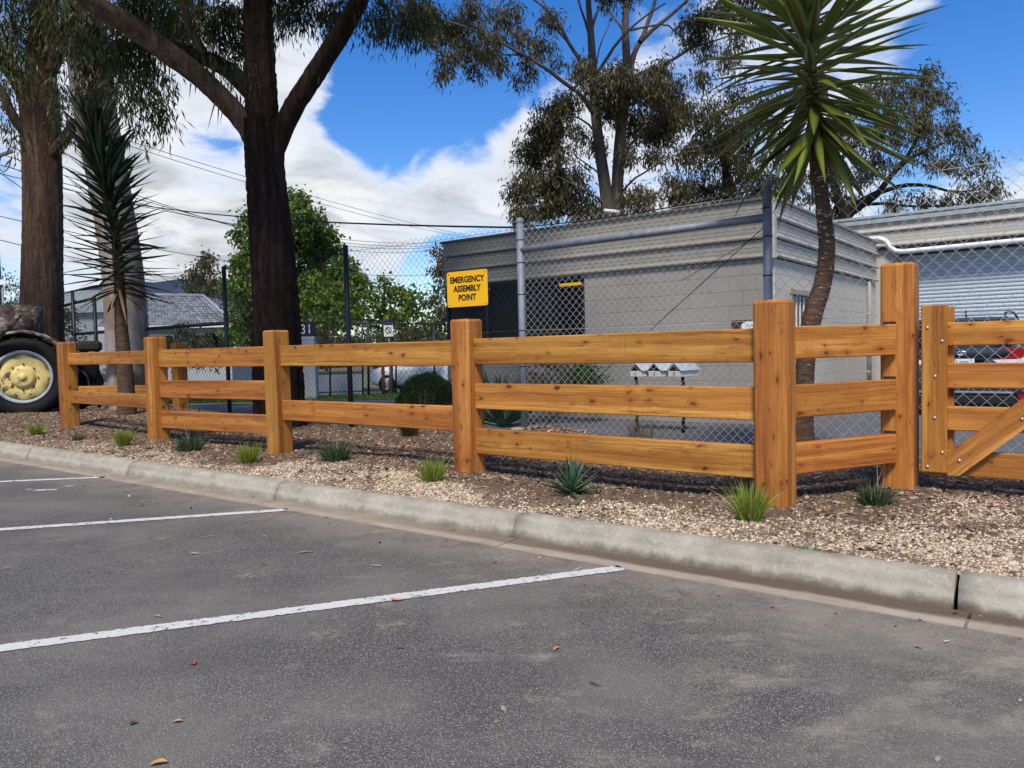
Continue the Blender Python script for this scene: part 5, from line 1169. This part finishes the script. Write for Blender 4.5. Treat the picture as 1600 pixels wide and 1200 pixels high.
# right hand yucca in front of the block building
YY = 6.45
yu = thing('yucca', 'tall bright green yucca with a bent ringed trunk behind the tall gate post', 'yucca', (at(1252, 715, YY).x, YY, 0))
TP_ = [at(1252, 718, YY), at(1254, 640, YY), at(1259, 560, YY), at(1268, 500, YY), at(1286, 440, YY), at(1292, 390, YY), at(1288, 340, YY), at(1283, 290, YY), at(1278, 230, YY), at(1270, 150, YY), at(1264, 60, YY), at(1260, -40, YY), at(1258, -120, YY)]
m = MB(); trunk_mesh(m, TP_, [.10, .080, .075, .078, .070, .066, .060, .055, .052, .048, .045, .04, .03], 20, .035, .045, 91, .02); yt = m.build('trunk', M['bark_yucca'], yu)
sv_, sf_ = [], []
for i in range(150):
    s = random.uniform(.06, .62); c = on_path(TP_, s); a = random.uniform(3.3, 6.1); u = Vector((math.cos(a), math.sin(a), 0)); r_ = .082-.018*s*1.4; k_ = len(sv_); h_ = random.uniform(.002, .005); w_ = random.uniform(.012, .03); tv = Vector((-u.y, u.x, 0))
    sv_ += [tuple(c+u*(r_+.003)-tv*w_), tuple(c+u*(r_+.009)+UP*h_), tuple(c+u*(r_+.003)+tv*w_+UP*random.uniform(-.006, .006)), tuple(c+u*(r_+.006)-UP*h_)]; sf_.append((k_, k_+1, k_+2, k_+3))
m = MB(); m.add(sv_, sf_); m.build('leaf_scars', M['scar'], yu)
lm = [leaf_mesh('yucca_leaf', .98, .090, .26, dr, M['yucca']) for dr in (.0, .08, .2)]
NL = 245
for i in range(NL):
    f = i/(NL-1); p = on_path(TP_, .69+.27*f); az = i*2.39996+random.uniform(-.25, .25)
    el = R(-46+112*f**.85+random.uniform(-13, 13)); put_leaf(lm[random.choice((0, 0, 1, 2))], yu, p, az, el, random.uniform(-.35, .35), random.uniform(.82, 1.12))
# left hand yucca, dark against the pale gum
YD = 12.3
yd = thing('yucca', 'dark spiky yucca leaning in front of the pale gum trunk', 'yucca', (at(198, 655, YD).x, YD, .04))
TD = [at(199, 660, YD), at(196, 590, YD), at(190, 520, YD), at(188, 470, YD), at(186, 430, YD), at(182, 380, YD), at(174, 320, YD), at(162, 270, YD), at(150, 225, YD), at(145, 200, YD)]
m = MB(); trunk_mesh(m, TD, [.15, .12, .10, .085, .08, .07, .065, .06, .05, .03], 18, .04, .05, 95, .03); m.build('trunk', M['bark_yucca'], yd)
ld = [leaf_mesh('yucca_leaf', .95, .100, .3, dr, M['yucca_dark'], 5) for dr in (-.05, .06)]
dead = leaf_mesh('dry_leaf', .7, .05, .5, .5, plain('dead yucca leaf', (.20, .14, .08), .85, .3, 30), 6)
NL = 290
for i in range(NL):
    f = (i/(NL-1)); p = on_path(TD, .36+.63*f**.9); az = i*2.39996+random.uniform(-.3, .3); el = R(-16+84*f**.75+random.uniform(-14, 14))
    put_leaf(random.choice(ld) if f > .06 or i % 2 else dead, yd, p, az, el, random.uniform(-.4, .4), random.uniform(.75, 1.1)*(1-.15*f))
# agaves
def agave(label, px, py, n, L, w, mt, group=None, z=None, name='agave', p=None):
    p = p or gp(px, py); t, s = to_ts(p); p = Vector((p.x, p.y, float(bed_h(np.array(t), np.array(s)))))
    o = thing(name, label, 'plant', p, group); ms = [leaf_mesh('agave_leaf', L, w, .5, dr, mt, 6, .8, .012) for dr in (-.10, .05)]
    for i in range(n):
        f = i/(n-1); put_leaf(random.choice(ms), o, p+UP*(.01+.02*f), i*2.39996+random.uniform(-.2, .2), R(8+74*f**1.1+random.uniform(-8, 8)), random.uniform(-.2, .2), random.uniform(.8, 1.1)*(1-.15*f))
    return o
agave('spiky blue green agave rosette on the gravel below the longest rails', 893, 771, 34, .27, .040, M['agave'])
agave('large grey green agave behind the fence beside the galvanised post', 785, 668, 30, .92, .13, M['agave'])
def tuft(name, label, px, py, n, L, w, mt, spread=.5, sag=.35, base=.05, group=None, stalks=0, cat='plant', seed=0):
    if cat == 'plant' and name in ('grass_tuft', 'blue_tuft'): L, spread, n = L*1.35, spread*.8, int(n*1.25)
    r = np.random.default_rng(seed+px); g = gp(px, py); t, s = to_ts(g); p = np.array([g.x, g.y, float(bed_h(np.array(t), np.array(s)))-.005])
    a = r.uniform(0, 6.28, n); rad = base*np.sqrt(r.uniform(0, 1, n)); tilt = np.abs(r.normal(0, spread, n))+.05
    b = p+np.stack([np.cos(a)*rad, np.sin(a)*rad, 0*a], 1); d = unit(np.stack([np.cos(a)*np.tan(np.clip(tilt, 0, 1.35)), np.sin(a)*np.tan(np.clip(tilt, 0, 1.35)), 1+0*a], 1))
    v, f = blade_strips(b, d, L*r.uniform(.55, 1.1, n), w*r.uniform(.6, 1.2, n), sag); o = thing(name, label, cat, tuple(p), group)
    np_obj('blades', v, f, mt, o)
    if stalks:
        k = stalks; d2 = unit(np.stack([r.normal(0, .12, k), r.normal(0, .12, k), np.ones(k)], 1)); v, f = blade_strips(p+r.normal(0, .02, (k, 3))*np.array([1, 1, 0]), d2, L*r.uniform(1.3, 2.0, k), np.full(k, .004), .05); np_obj('dry_stalk', v, f, M['straw'], o)
    return o
tuft('grass_tuft', 'small lime grass tuft nearest the tractor tyre', 57, 681, 260, .17, .0035, M['grass_lime'], .42, .3, .05, 'lime grass tufts')
tuft('blue_tuft', 'tiny dark tuft at the foot of the end fence post', 123, 686, 90, .10, .004, M['grass_blue'], .5, .3, .06, 'blue green tufts')
tuft('grass_tuft', 'lime grass tuft in front of the left yucca trunk', 193, 696, 300, .21, .0035, M['grass_lime'], .34, .25, .05, 'lime grass tufts')
tuft('blue_tuft', 'blue green spiky tuft to the right of the second fence post', 296, 704, 170, .17, .007, M['grass_blue'], .55, .15, .11, 'blue green tufts', 4)
tuft('grass_tuft', 'loose lime grass tuft beside the foot of the third fence post', 387, 716, 280, .22, .0032, M['grass_lime'], .40, .3, .06, 'lime grass tufts')
tuft('blue_tuft', 'blue green spiky tuft with one tall dry stalk below the two rail bay', 525, 722, 190, .17, .007, M['grass_blue'], .55, .1, .10, 'blue green tufts', 5)
tuft('grass_tuft', 'sparse yellow green grass tuft beside the foot of the fourth post', 676, 754, 240, .22, .003, M['grass_lime'], .48, .35, .07, 'lime grass tufts')
tuft('grass_tuft', 'tall bright lime grass tuft against the corner fence post', 1172, 812, 250, .245, .0032, M['grass_lime'], .38, .35, .06, 'lime grass tufts')
tuft('blue_tuft', 'dark green lavender like tuft with dry stalks at the tall gate post', 1367, 786, 200, .115, .006, M['grass_blue'], .5, .1, .07, 'blue green tufts', 5)
tuft('weed', 'flat grey green weed on the gravel at the kerb edge', 1255, 858, 140, .055, .008, m_grass('pale weed leaves', [(0, (.12, .17, .09)), (1, (.32, .36, .24))]), 1.1, .2, .06)
tuft('dark_tussock', 'dark tussock behind the lower rail of the two rail bay', 640, 683, 260, .42, .005, M['grass_dark'], .30, .25, .07)
tuft('rush', 'reddish brown rush clump behind the longest bottom rail', 1003, 705, 130, .42, .0035, M['grass_red'], .28, .05, .10)
tuft('dark_tussock', 'olive grass clump at the foot of the dark gum trunk', 398, 672, 260, .42, .005, M['grass_dark'], .32, .3, .12)
tuft('rush', 'thin reddish stems in front of the round hedge', 655, 672, 60, .62, .003, M['grass_red'], .25, .1, .12)
for px, py, k, lb_ in ((20, 660, 1, 'dry grey twigs on the mulch straight below the wheel hub'), (45, 652, 2, 'dry grey twigs closest to the foot of the big tyre'), (62, 662, 3, 'dry grey twigs on the mulch nearest the end fence post'), (10, 672, 4, 'dry grey twigs on the mulch nearest the kerb, before the tyre')): tuft('dry_twigs', lb_, px, py, 14, .22, .003, M['straw'], .9, .2, .1, 'dry twigs by the tyre', seed=k)

# fallen leaves on the asphalt
def fallen(px, py, L, w, col, label, a=None, curl=.25):
    p = gp(px, py, LOW); a = random.uniform(0, 6.28) if a is None else R(a); u = Vector((math.cos(a), math.sin(a), 0)); v = Vector((-u.y, u.x, 0)); vs, fs = [], []; n = 7
    for i in range(n+1):
        t = i/n; ww = w*math.sin(math.pi*min(.98, t*.92+.04))**.8; c = p+u*L*(t-.5)+v*L*.12*math.sin(t*3); z = .006+curl*L*.30*(t-.4)**2
        vs += [c-v*ww+UP*(z+ww*.5), c+UP*z, c+v*ww+UP*(z+ww*.35)]
    for i in range(n): fs += [(3*i, 3*i+3, 3*i+4, 3*i+1), (3*i+1, 3*i+4, 3*i+5, 3*i+2)]
    m = MB(); m.add(vs, fs, True); o = m.build('fallen_leaf', fallen_m[col], None, tuple(p)); tag(o, label, 'leaf', 'fallen leaves on the asphalt')
fallen_m = {k: plain(k+' dry leaf', c, .6, .25, 40) for k, c in (('orange', (.62, .20, .08)), ('red', (.42, .045, .05)), ('tan', (.50, .31, .17)), ('dark', (.10, .07, .05)), ('yellow', (.48, .30, .09)), ('pale', (.62, .50, .40)))}
fallen(620, 939, .062, .010, 'orange', 'orange curled leaf lying on the nearest white line', 175, 1.2)
fallen(870, 1016, .042, .008, 'orange', 'small orange leaf alone on the asphalt below the line end', 55)
fallen(303, 1038, .034, .011, 'red', 'small red leaf on the asphalt below the nearest white line', 120)
fallen(475, 865, .10, .008, 'tan', 'tan slender leaf between the two white lines', 15)
fallen(586, 886, .075, .005, 'pale', 'pale narrow leaf lying towards the kerb gutter', -20)
fallen(245, 965, .05, .006, 'tan', 'tan narrow leaf just above the nearest white line', -35)
fallen(277, 1130, .028, .008, 'yellow', 'yellow brown leaf fragment near the lower edge', 10)
fallen(208, 1133, .026, .010, 'dark', 'dark crumpled leaf near the lower edge', 40, 1.5)
fallen(305, 866, .06, .008, 'tan', 'tan curled leaf between the lines near the middle bay', 160, .8)
fallen(625, 1015, .04, .005, 'dark', 'dark brown narrow leaf right of the red leaf', -10)
fallen(248, 1196, .045, .012, 'yellow', 'yellow brown leaf at the very bottom edge', 15)
fallen(412, 883, .055, .003, 'dark', 'thin dark twig like leaf above the nearest line', -30)
fallen(326, 840, .11, .003, 'pale', 'thin pale straw lying near the middle white line', 25)
fallen(12, 889, .05, .004, 'pale', 'short pale sliver of leaf at the left end of the bay', 60)
fallen(1480, 1005, .03, .005, 'pale', 'pale chip of leaf near the gutter joint at the right', 20)

# ------------------------------------------------------------------ the far side: fence, road, houses, hills
fz = zf(21)
ff = thing('mesh_fence', 'far black mesh fence with thin rails in front of the grass verge', 'fence', (at(560, 600, 21).x, 21, fz))
def fpt(px, py): return at(px, py, 21.0)
for px, y0, y1 in ((462, 494, 618), (515, 497, 616), (566, 499, 614), (575, 499, 614), (618, 501, 612), (678, 505, 612), (704, 506, 612)):
    a, b = fpt(px, y0), fpt(px+1, y1); pipe('post', b-UP*.05, a, .025 if px != 575 else .035, M['black'], ff, 8)
for a, b in (((420, 493), (575, 500)), ((420, 503), (704, 507)), ((575, 500), (620, 502)), ((420, 616), (620, 609))): pipe('rail', fpt(*a), fpt(*b), .018, M['black'], ff, 8)
a, b = fpt(420, 600), fpt(704, 600); net_obj([((a.x, a.y), (b.x, b.y))], fz+.1, fpt(560, 503).z, .1, .002, M['black'], ff)
def sheet(name, pts, mt, dz=.0, n=12):
    """ground strip between two edges given as (x0,y0)-(x1,y1) pairs, laid on the falling terrain"""
    (a, b), (c, d) = pts; v = []
    for i in range(n+1):
        for j in range(n+1):
            p = Vector((*a, 0)).lerp(Vector((*b, 0)), i/n).lerp(Vector((*c, 0)).lerp(Vector((*d, 0)), i/n), j/n); v.append((p.x, p.y, zf(p.y)+dz))
    i = np.arange(n)[:, None]*(n+1)+np.arange(n)[None]; f = np.stack([i, i+1, i+n+2, i+n+1], -1).reshape(-1, 4)
    return tag(np_obj(name, np.array(v), f, mt, smooth=True), kind='structure')
sheet('lawn', (((-24, 19.5), (-1.2, 19.5)), ((-30, 24.5), (-2, 24.5))), M['lawn'], .05)
sheet('road', (((-40, 25), (2, 25)), ((-48, 31.5), (1, 31.5))), M['drive'], .05)
sheet('far_verge', (((-48, 32), (2, 32)), ((-60, 40), (2, 40))), M['lawn'], .06)
sheet('footpath', (((-18, 18.2), (-5.6, 18.2)), ((-18, 19.3), (-5.6, 19.3))), M['kerb'], .052)
n = 26000; gx = rng.uniform(-26, -1.2, n); gy = rng.uniform(19.6, 24.4, n); gz = zfar(gy)+.05
gd_ = unit(rng.normal(size=(n, 3))*.4+np.array([0, 0, 1.])); v, f = leaf_quads(np.stack([gx, gy, gz], 1), gd_, rng.uniform(.06, .14, n), rng.uniform(.006, .012, n))
tag(np_obj('grass', v, f, M['leaf_green']), kind='stuff')
# tiled house
hc = at(290, 520, 40); hz = zf(40)
house = thing('tiled_house', 'low pale house with grey tiled roof beyond the fence', 'house', (hc.x, 40, hz))
e0, e1 = at(150, 512, 39), at(368, 508, 39); r0, r1 = at(190, 462, 43), at(318, 464, 43)
ez = e0.z; rz = r0.z
m = MB(); m.box(((e0.x+e1.x)/2, 43.5, (hz+ez)/2), (e1.x-e0.x-.9, 8, ez-hz-.06)); m.build('wall', M['housewall'], house)
tv, tf_ = [], []; rows = 17
def slope_tiles(p0, p1, q0, q1):
    for i in range(rows):
        a, b = p0.lerp(q0, i/rows), p1.lerp(q1, i/rows); c, d = p0.lerp(q0, (i+1)/rows), p1.lerp(q1, (i+1)/rows); k = max(2, int((b-a).length/.32))
        for j in range(k):
            A_, B_ = a.lerp(b, (j+.04)/k), a.lerp(b, (j+.96)/k); C_, D_ = c.lerp(d, (j+.04)/k), c.lerp(d, (j+.96)/k); n0 = len(tv); up = UP*.07
            tv.extend([tuple(A_+up), tuple(B_+up), tuple(D_+UP*.01), tuple(C_+UP*.01), tuple(A_), tuple(B_), tuple(A_.lerp(B_, .5)+up*1.5), tuple(C_.lerp(D_, .5)+up*.5)])
            tf_.extend([(n0, n0+6, n0+7, n0+3), (n0+6, n0+1, n0+2, n0+7), (n0, n0+4, n0+5, n0+1)])
slope_tiles(e0, e1, r0, r1)
br = Vector((e1.x+1.2, 48, ez)); slope_tiles(e1, br, r1, r1+Vector((.01, .4, 0)))
rb = bpy.data.meshes.new('roof'); rb.from_pydata([tuple(p) for p in (e0-UP*.03, e1-UP*.03, r1-UP*.03, r0-UP*.03, br-UP*.03, Vector((e0.x, 48, ez)))], [], [(0, 1, 2, 3), (1, 4, 2), (3, 2, 4, 5), (0, 3, 5)])
roof = bpy.data.objects.new('roof', rb); COL.objects.link(roof); rb.materials.append(M['capping']); rb.transform(Matrix.Translation(-ORG[house.name])); roof.parent = house; ORG[roof.name] = ORG[house.name]
m = MB(); m.add(tv, tf_); o = m.build('tile', M['tile'], roof); o['kind'] = 'stuff'
m = MB(); m.tube([r0+UP*.06, r1+UP*.06], .11, 8); m.tube([r1+UP*.06, e1+UP*.08], .09, 8); m.build('ridge_capping', M['tile'], roof)
m = MB(); m.box(((e0.x+e1.x)/2, 38.95, ez-.05), (e1.x-e0.x+.1, .14, .16)); m.build('gutter', M['white'], house)
for px in (250, 320, 345):
    q = at(px, 530, 39.42); m = MB(); m.box((q.x, 39.46, ez-1.0), (1.5, .1, 1.2)); w_ = m.build('window', M['white'], house); m = MB(); m.box((q.x, 39.40, ez-1.0), (1.3, .03, 1.0)); m.build('pane', M['glass'], w_)
pb = at(120, 480, 58)
t = thing('pale_house', 'distant pale blue house between the brown trunk and the pale gum', 'house', (pb.x, 58, zf(58)))
m = MB(); m.box((pb.x, 60, 1.7+pb.z*.0), (9, 4, 5.6)); m.build('wall', M['housewall'], t)
m = MB(); q = at(122, 457, 58); m.prism([(-5, 4.5), (5, 4.5), (4.2, q.z+.1), (-4.2, q.z+.1)], (pb.x, 57.6, 0), (1, 0, 0), UP, (0, 5, 0)); m.build('roof', M['rim'], t)
m = MB(); q = at(122, 477, 57.9); m.box(q, (.9, .1, .4)); m.build('window', M['black'], t)
# boundary wall of the next lot: long low blue grey panels beyond the lawn
wl_ = at(505, 580, 27); t = thing('boundary_wall', 'low blue grey wall on the verge beyond the far black fence', 'wall', (wl_.x, 26.2, zf(26.2)))
a, b = at(462, 590, 26.2), at(566, 588, 26.2)
m = MB(); m.box(((a.x+b.x)/2, 26.2, zf(26.2)+.42), (b.x-a.x, .15, .84)); m.build('wall', M['bluegrey'], t)
m = MB(); m.box(((a.x+b.x)/2, 26.2, zf(26.2)+.86), (b.x-a.x+.1, .22, .06)); m.build('capping', M['capping'], t)
ns = at(478, 515, 20.4); t = thing('number_sign', 'dark board with white house number above a pale pillar', 'sign', (ns.x, 20.4, zf(20.4)))
m = MB(); m.box((ns.x, 20.46, ns.z), (.50, .05, .40)); m.build('board', M['navy'], t); letters('31', .36, (ns.x, 20.43, ns.z), (1, 0, 0), (0, -1, 0), M['white'], t, .9)
q0 = at(481, 526, 20.4); m = MB(); m.box((q0.x, 20.5, (q0.z+zf(20.4))/2), (.36, .3, q0.z-zf(20.4)), None, .02); m.build('pillar', M['housewall'], t)
ps = at(607, 515, 24.5); t = thing('parking_sign', 'white parking sign with blue header on a thin pole', 'sign', (ps.x, 24.5, zf(24.5)))
pipe('pole', (ps.x, 24.55, zf(24.5)), (ps.x, 24.55, ps.z+.3), .025, M['galv'], t); panel('board', (ps.x, 24.5, ps.z), .30, .46, .01, (1, 0, 0), (0, -1, 0), M['white'], t, .03)
panel('header', (ps.x, 24.49, ps.z+.20), .28, .10, .008, (1, 0, 0), (0, -1, 0), M['blue'], t, .01)
m = MB(); m.tube([(ps.x+.09*math.cos(a), 24.488, ps.z-.02+.09*math.sin(a)) for a in np.linspace(0, 6.2832, 25)], .012, 6, False); m.tube([(ps.x-.06, 24.488, ps.z+.04), (ps.x+.06, 24.488, ps.z-.08)], .011, 6); m.build('ring_symbol', M['ink'], t)
q = at(599, 600, 23.2); rp_ = thing('bollard', 'thin rust red post standing in front of the white car', 'bollard', (q.x, 23.2, zf(23.2))); m = MB(); m.tube([(q.x, 23.2, zf(23.2)-.1), (q.x, 23.2, zf(23.2)+1.3)], .055, 8); m.lathe([(.056, 0), (.05, .02), (0, .04)], (q.x, 23.2, zf(23.2)+1.29), UP, 10); m.build('shaft', M['rust'], rp_)
# wooded hills
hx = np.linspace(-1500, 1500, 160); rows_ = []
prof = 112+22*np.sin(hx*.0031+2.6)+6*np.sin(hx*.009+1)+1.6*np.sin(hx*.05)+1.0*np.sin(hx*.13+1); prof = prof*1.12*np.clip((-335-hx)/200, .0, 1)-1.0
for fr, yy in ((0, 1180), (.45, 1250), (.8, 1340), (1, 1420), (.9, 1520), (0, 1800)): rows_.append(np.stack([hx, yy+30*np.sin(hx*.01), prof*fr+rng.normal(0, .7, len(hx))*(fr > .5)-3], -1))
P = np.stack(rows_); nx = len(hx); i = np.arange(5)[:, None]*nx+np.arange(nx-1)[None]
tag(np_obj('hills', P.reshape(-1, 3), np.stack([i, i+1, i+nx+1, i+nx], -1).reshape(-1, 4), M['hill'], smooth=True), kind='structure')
# far-off wood along the horizon
crown('far_trees', [((x_+random.uniform(-3, 3), random.uniform(88, 120), -.6+random.uniform(.3, 3.2)), random.uniform(1.8, 3.2)) for x_ in np.linspace(-190, 110, 190)], M['leaf_olive'], None, .75, .26, 26, .9, 1.0, .3, .1, seed=140, twig=False)
tag(bpy.data.objects['far_trees'], kind='stuff')
# utility pole and lines
YP = 34.0; pp = at(-5, 400, YP); top = at(-22, 160, YP)
up_ = thing('utility_pole', 'weathered timber utility pole with crossarm at the far end of the lot', 'pole', (pp.x, YP, zf(YP)))
m = MB(); m.tube([(pp.x, YP, zf(YP)-.3), (pp.x-.03, YP, top.z)], [.16, .11], 14); m.build('shaft', M['pole'], up_)
c0, c1 = at(-60, 268, YP), at(25, 238, YP-.6); d_ = (c1-c0); m = MB(); ln = d_.length; xx = d_.normalized(); nn = Vector((-xx.y, xx.x, 0)).normalized()
m.box((c0+c1)/2-nn*.2, (ln, .12, .13), Matrix((xx, nn, xx.cross(nn))).transposed(), .01); m.build('crossarm', M['pole'], up_); ins = []
for k in (.05, .35, .68, .95):
    q = c0.lerp(c1, k)-nn*.2+UP*.06; m = MB(); m.lathe([(.03, 0), (.03, .06), (.06, .08), (.05, .13), (.06, .15), (.03, .2), (0, .21)], q, UP, 10); m.build('insulator', M['white'], up_); ins.append(q+UP*.2)
m = MB(); q = c0.lerp(c1, .8)-nn*.2; m.tube([q-UP*.05, q+Vector((-.15, 0, -.5)), q+Vector((.05, 0, -.75)), q+Vector((.25, 0, -.6)), q+Vector((.4, 0, -.35))], .022, 6); m.build('jumper_cable', M['cable'], up_)
def wire(a, b, sag, r, label, n=26):
    a, b = Vector(a), Vector(b); m = MB(); m.tube([a.lerp(b, i/n)-UP*sag*4*(i/n)*(1-i/n) for i in range(n+1)], r, 5); o = m.build('overhead_wire', M['cable'], None, tuple(a)); tag(o, label, 'wire', 'overhead wires from the utility pole')
far = [at(740, 374, 92), at(735, 376, 90), at(728, 377, 88), at(720, 380, 86)]
for i, (p, q) in enumerate(zip(ins, far)): wire(p, q, (1.6, 1.9, 2.2, 2.5)[i], .019, ('topmost thin overhead wire crossing the cloud', 'second thin overhead wire below the topmost', 'third thin overhead wire below the topmost', 'fourth thin overhead wire below the topmost')[i])
m = MB(); u0_, u1_ = at(-55, 176, YP), at(14, 168, YP-.4); xx = (u1_-u0_).normalized(); nn = Vector((-xx.y, xx.x, 0)).normalized()
m.box((u0_+u1_)/2-nn*.2, ((u1_-u0_).length, .1, .11), Matrix((xx, nn, xx.cross(nn))).transposed(), .01); m.build('crossarm', M['pole'], up_)
for k_, fq, sg_, lb_ in ((.95, at(742, 370, 94), .5, 'highest pair of wires, upper strand from the top crossarm'), (.75, at(738, 372, 94), .7, 'highest pair of wires, lower strand from the top crossarm')):
    q = u0_.lerp(u1_, k_)-nn*.2+UP*.05; m = MB(); m.lathe([(.03, 0), (.03, .06), (.06, .08), (.05, .13), (.06, .15), (.03, .2), (0, .21)], q, UP, 10); m.build('insulator', M['white'], up_); wire(q+UP*.2, fq, sg_, .017, lb_)
wire(at(8, 256, YP), Vector((*CL[5], 2.34)), .62, .012, 'thick black service cable sagging from the pole to the galvanised fence post')
wire(Vector((*CL[5], 2.34)), Vector((*CL[6], 2.38)), .04, .006, 'thick black service cable along the top of the galvanised mesh')
for i, (a, b, s, l) in enumerate((((0, 338), (690, 428), 1.0, 'low thin wire crossing the tall brown trunk'), ((0, 375), (560, 460), .8, 'lowest thin wire crossing just above the hills'), ((0, 270), (330, 470), .5, 'steep thin wire running down behind the left yucca'))):
    wire(at(*a, YP), at(*b, 70), s, .018, l)
sp = at(3, 500, 30); t = thing('street_sign', 'small white street sign on a pole at the far left edge', 'sign', (sp.x, 30, zf(30)))
pipe('pole', (sp.x, 30, zf(30)), at(3, 430, 30), .035, M['galv'], t); panel('board', at(-2, 441, 29.9), .55, .2, .02, (1, 0, 0), (0, -1, 0), M['white'], t, .02)
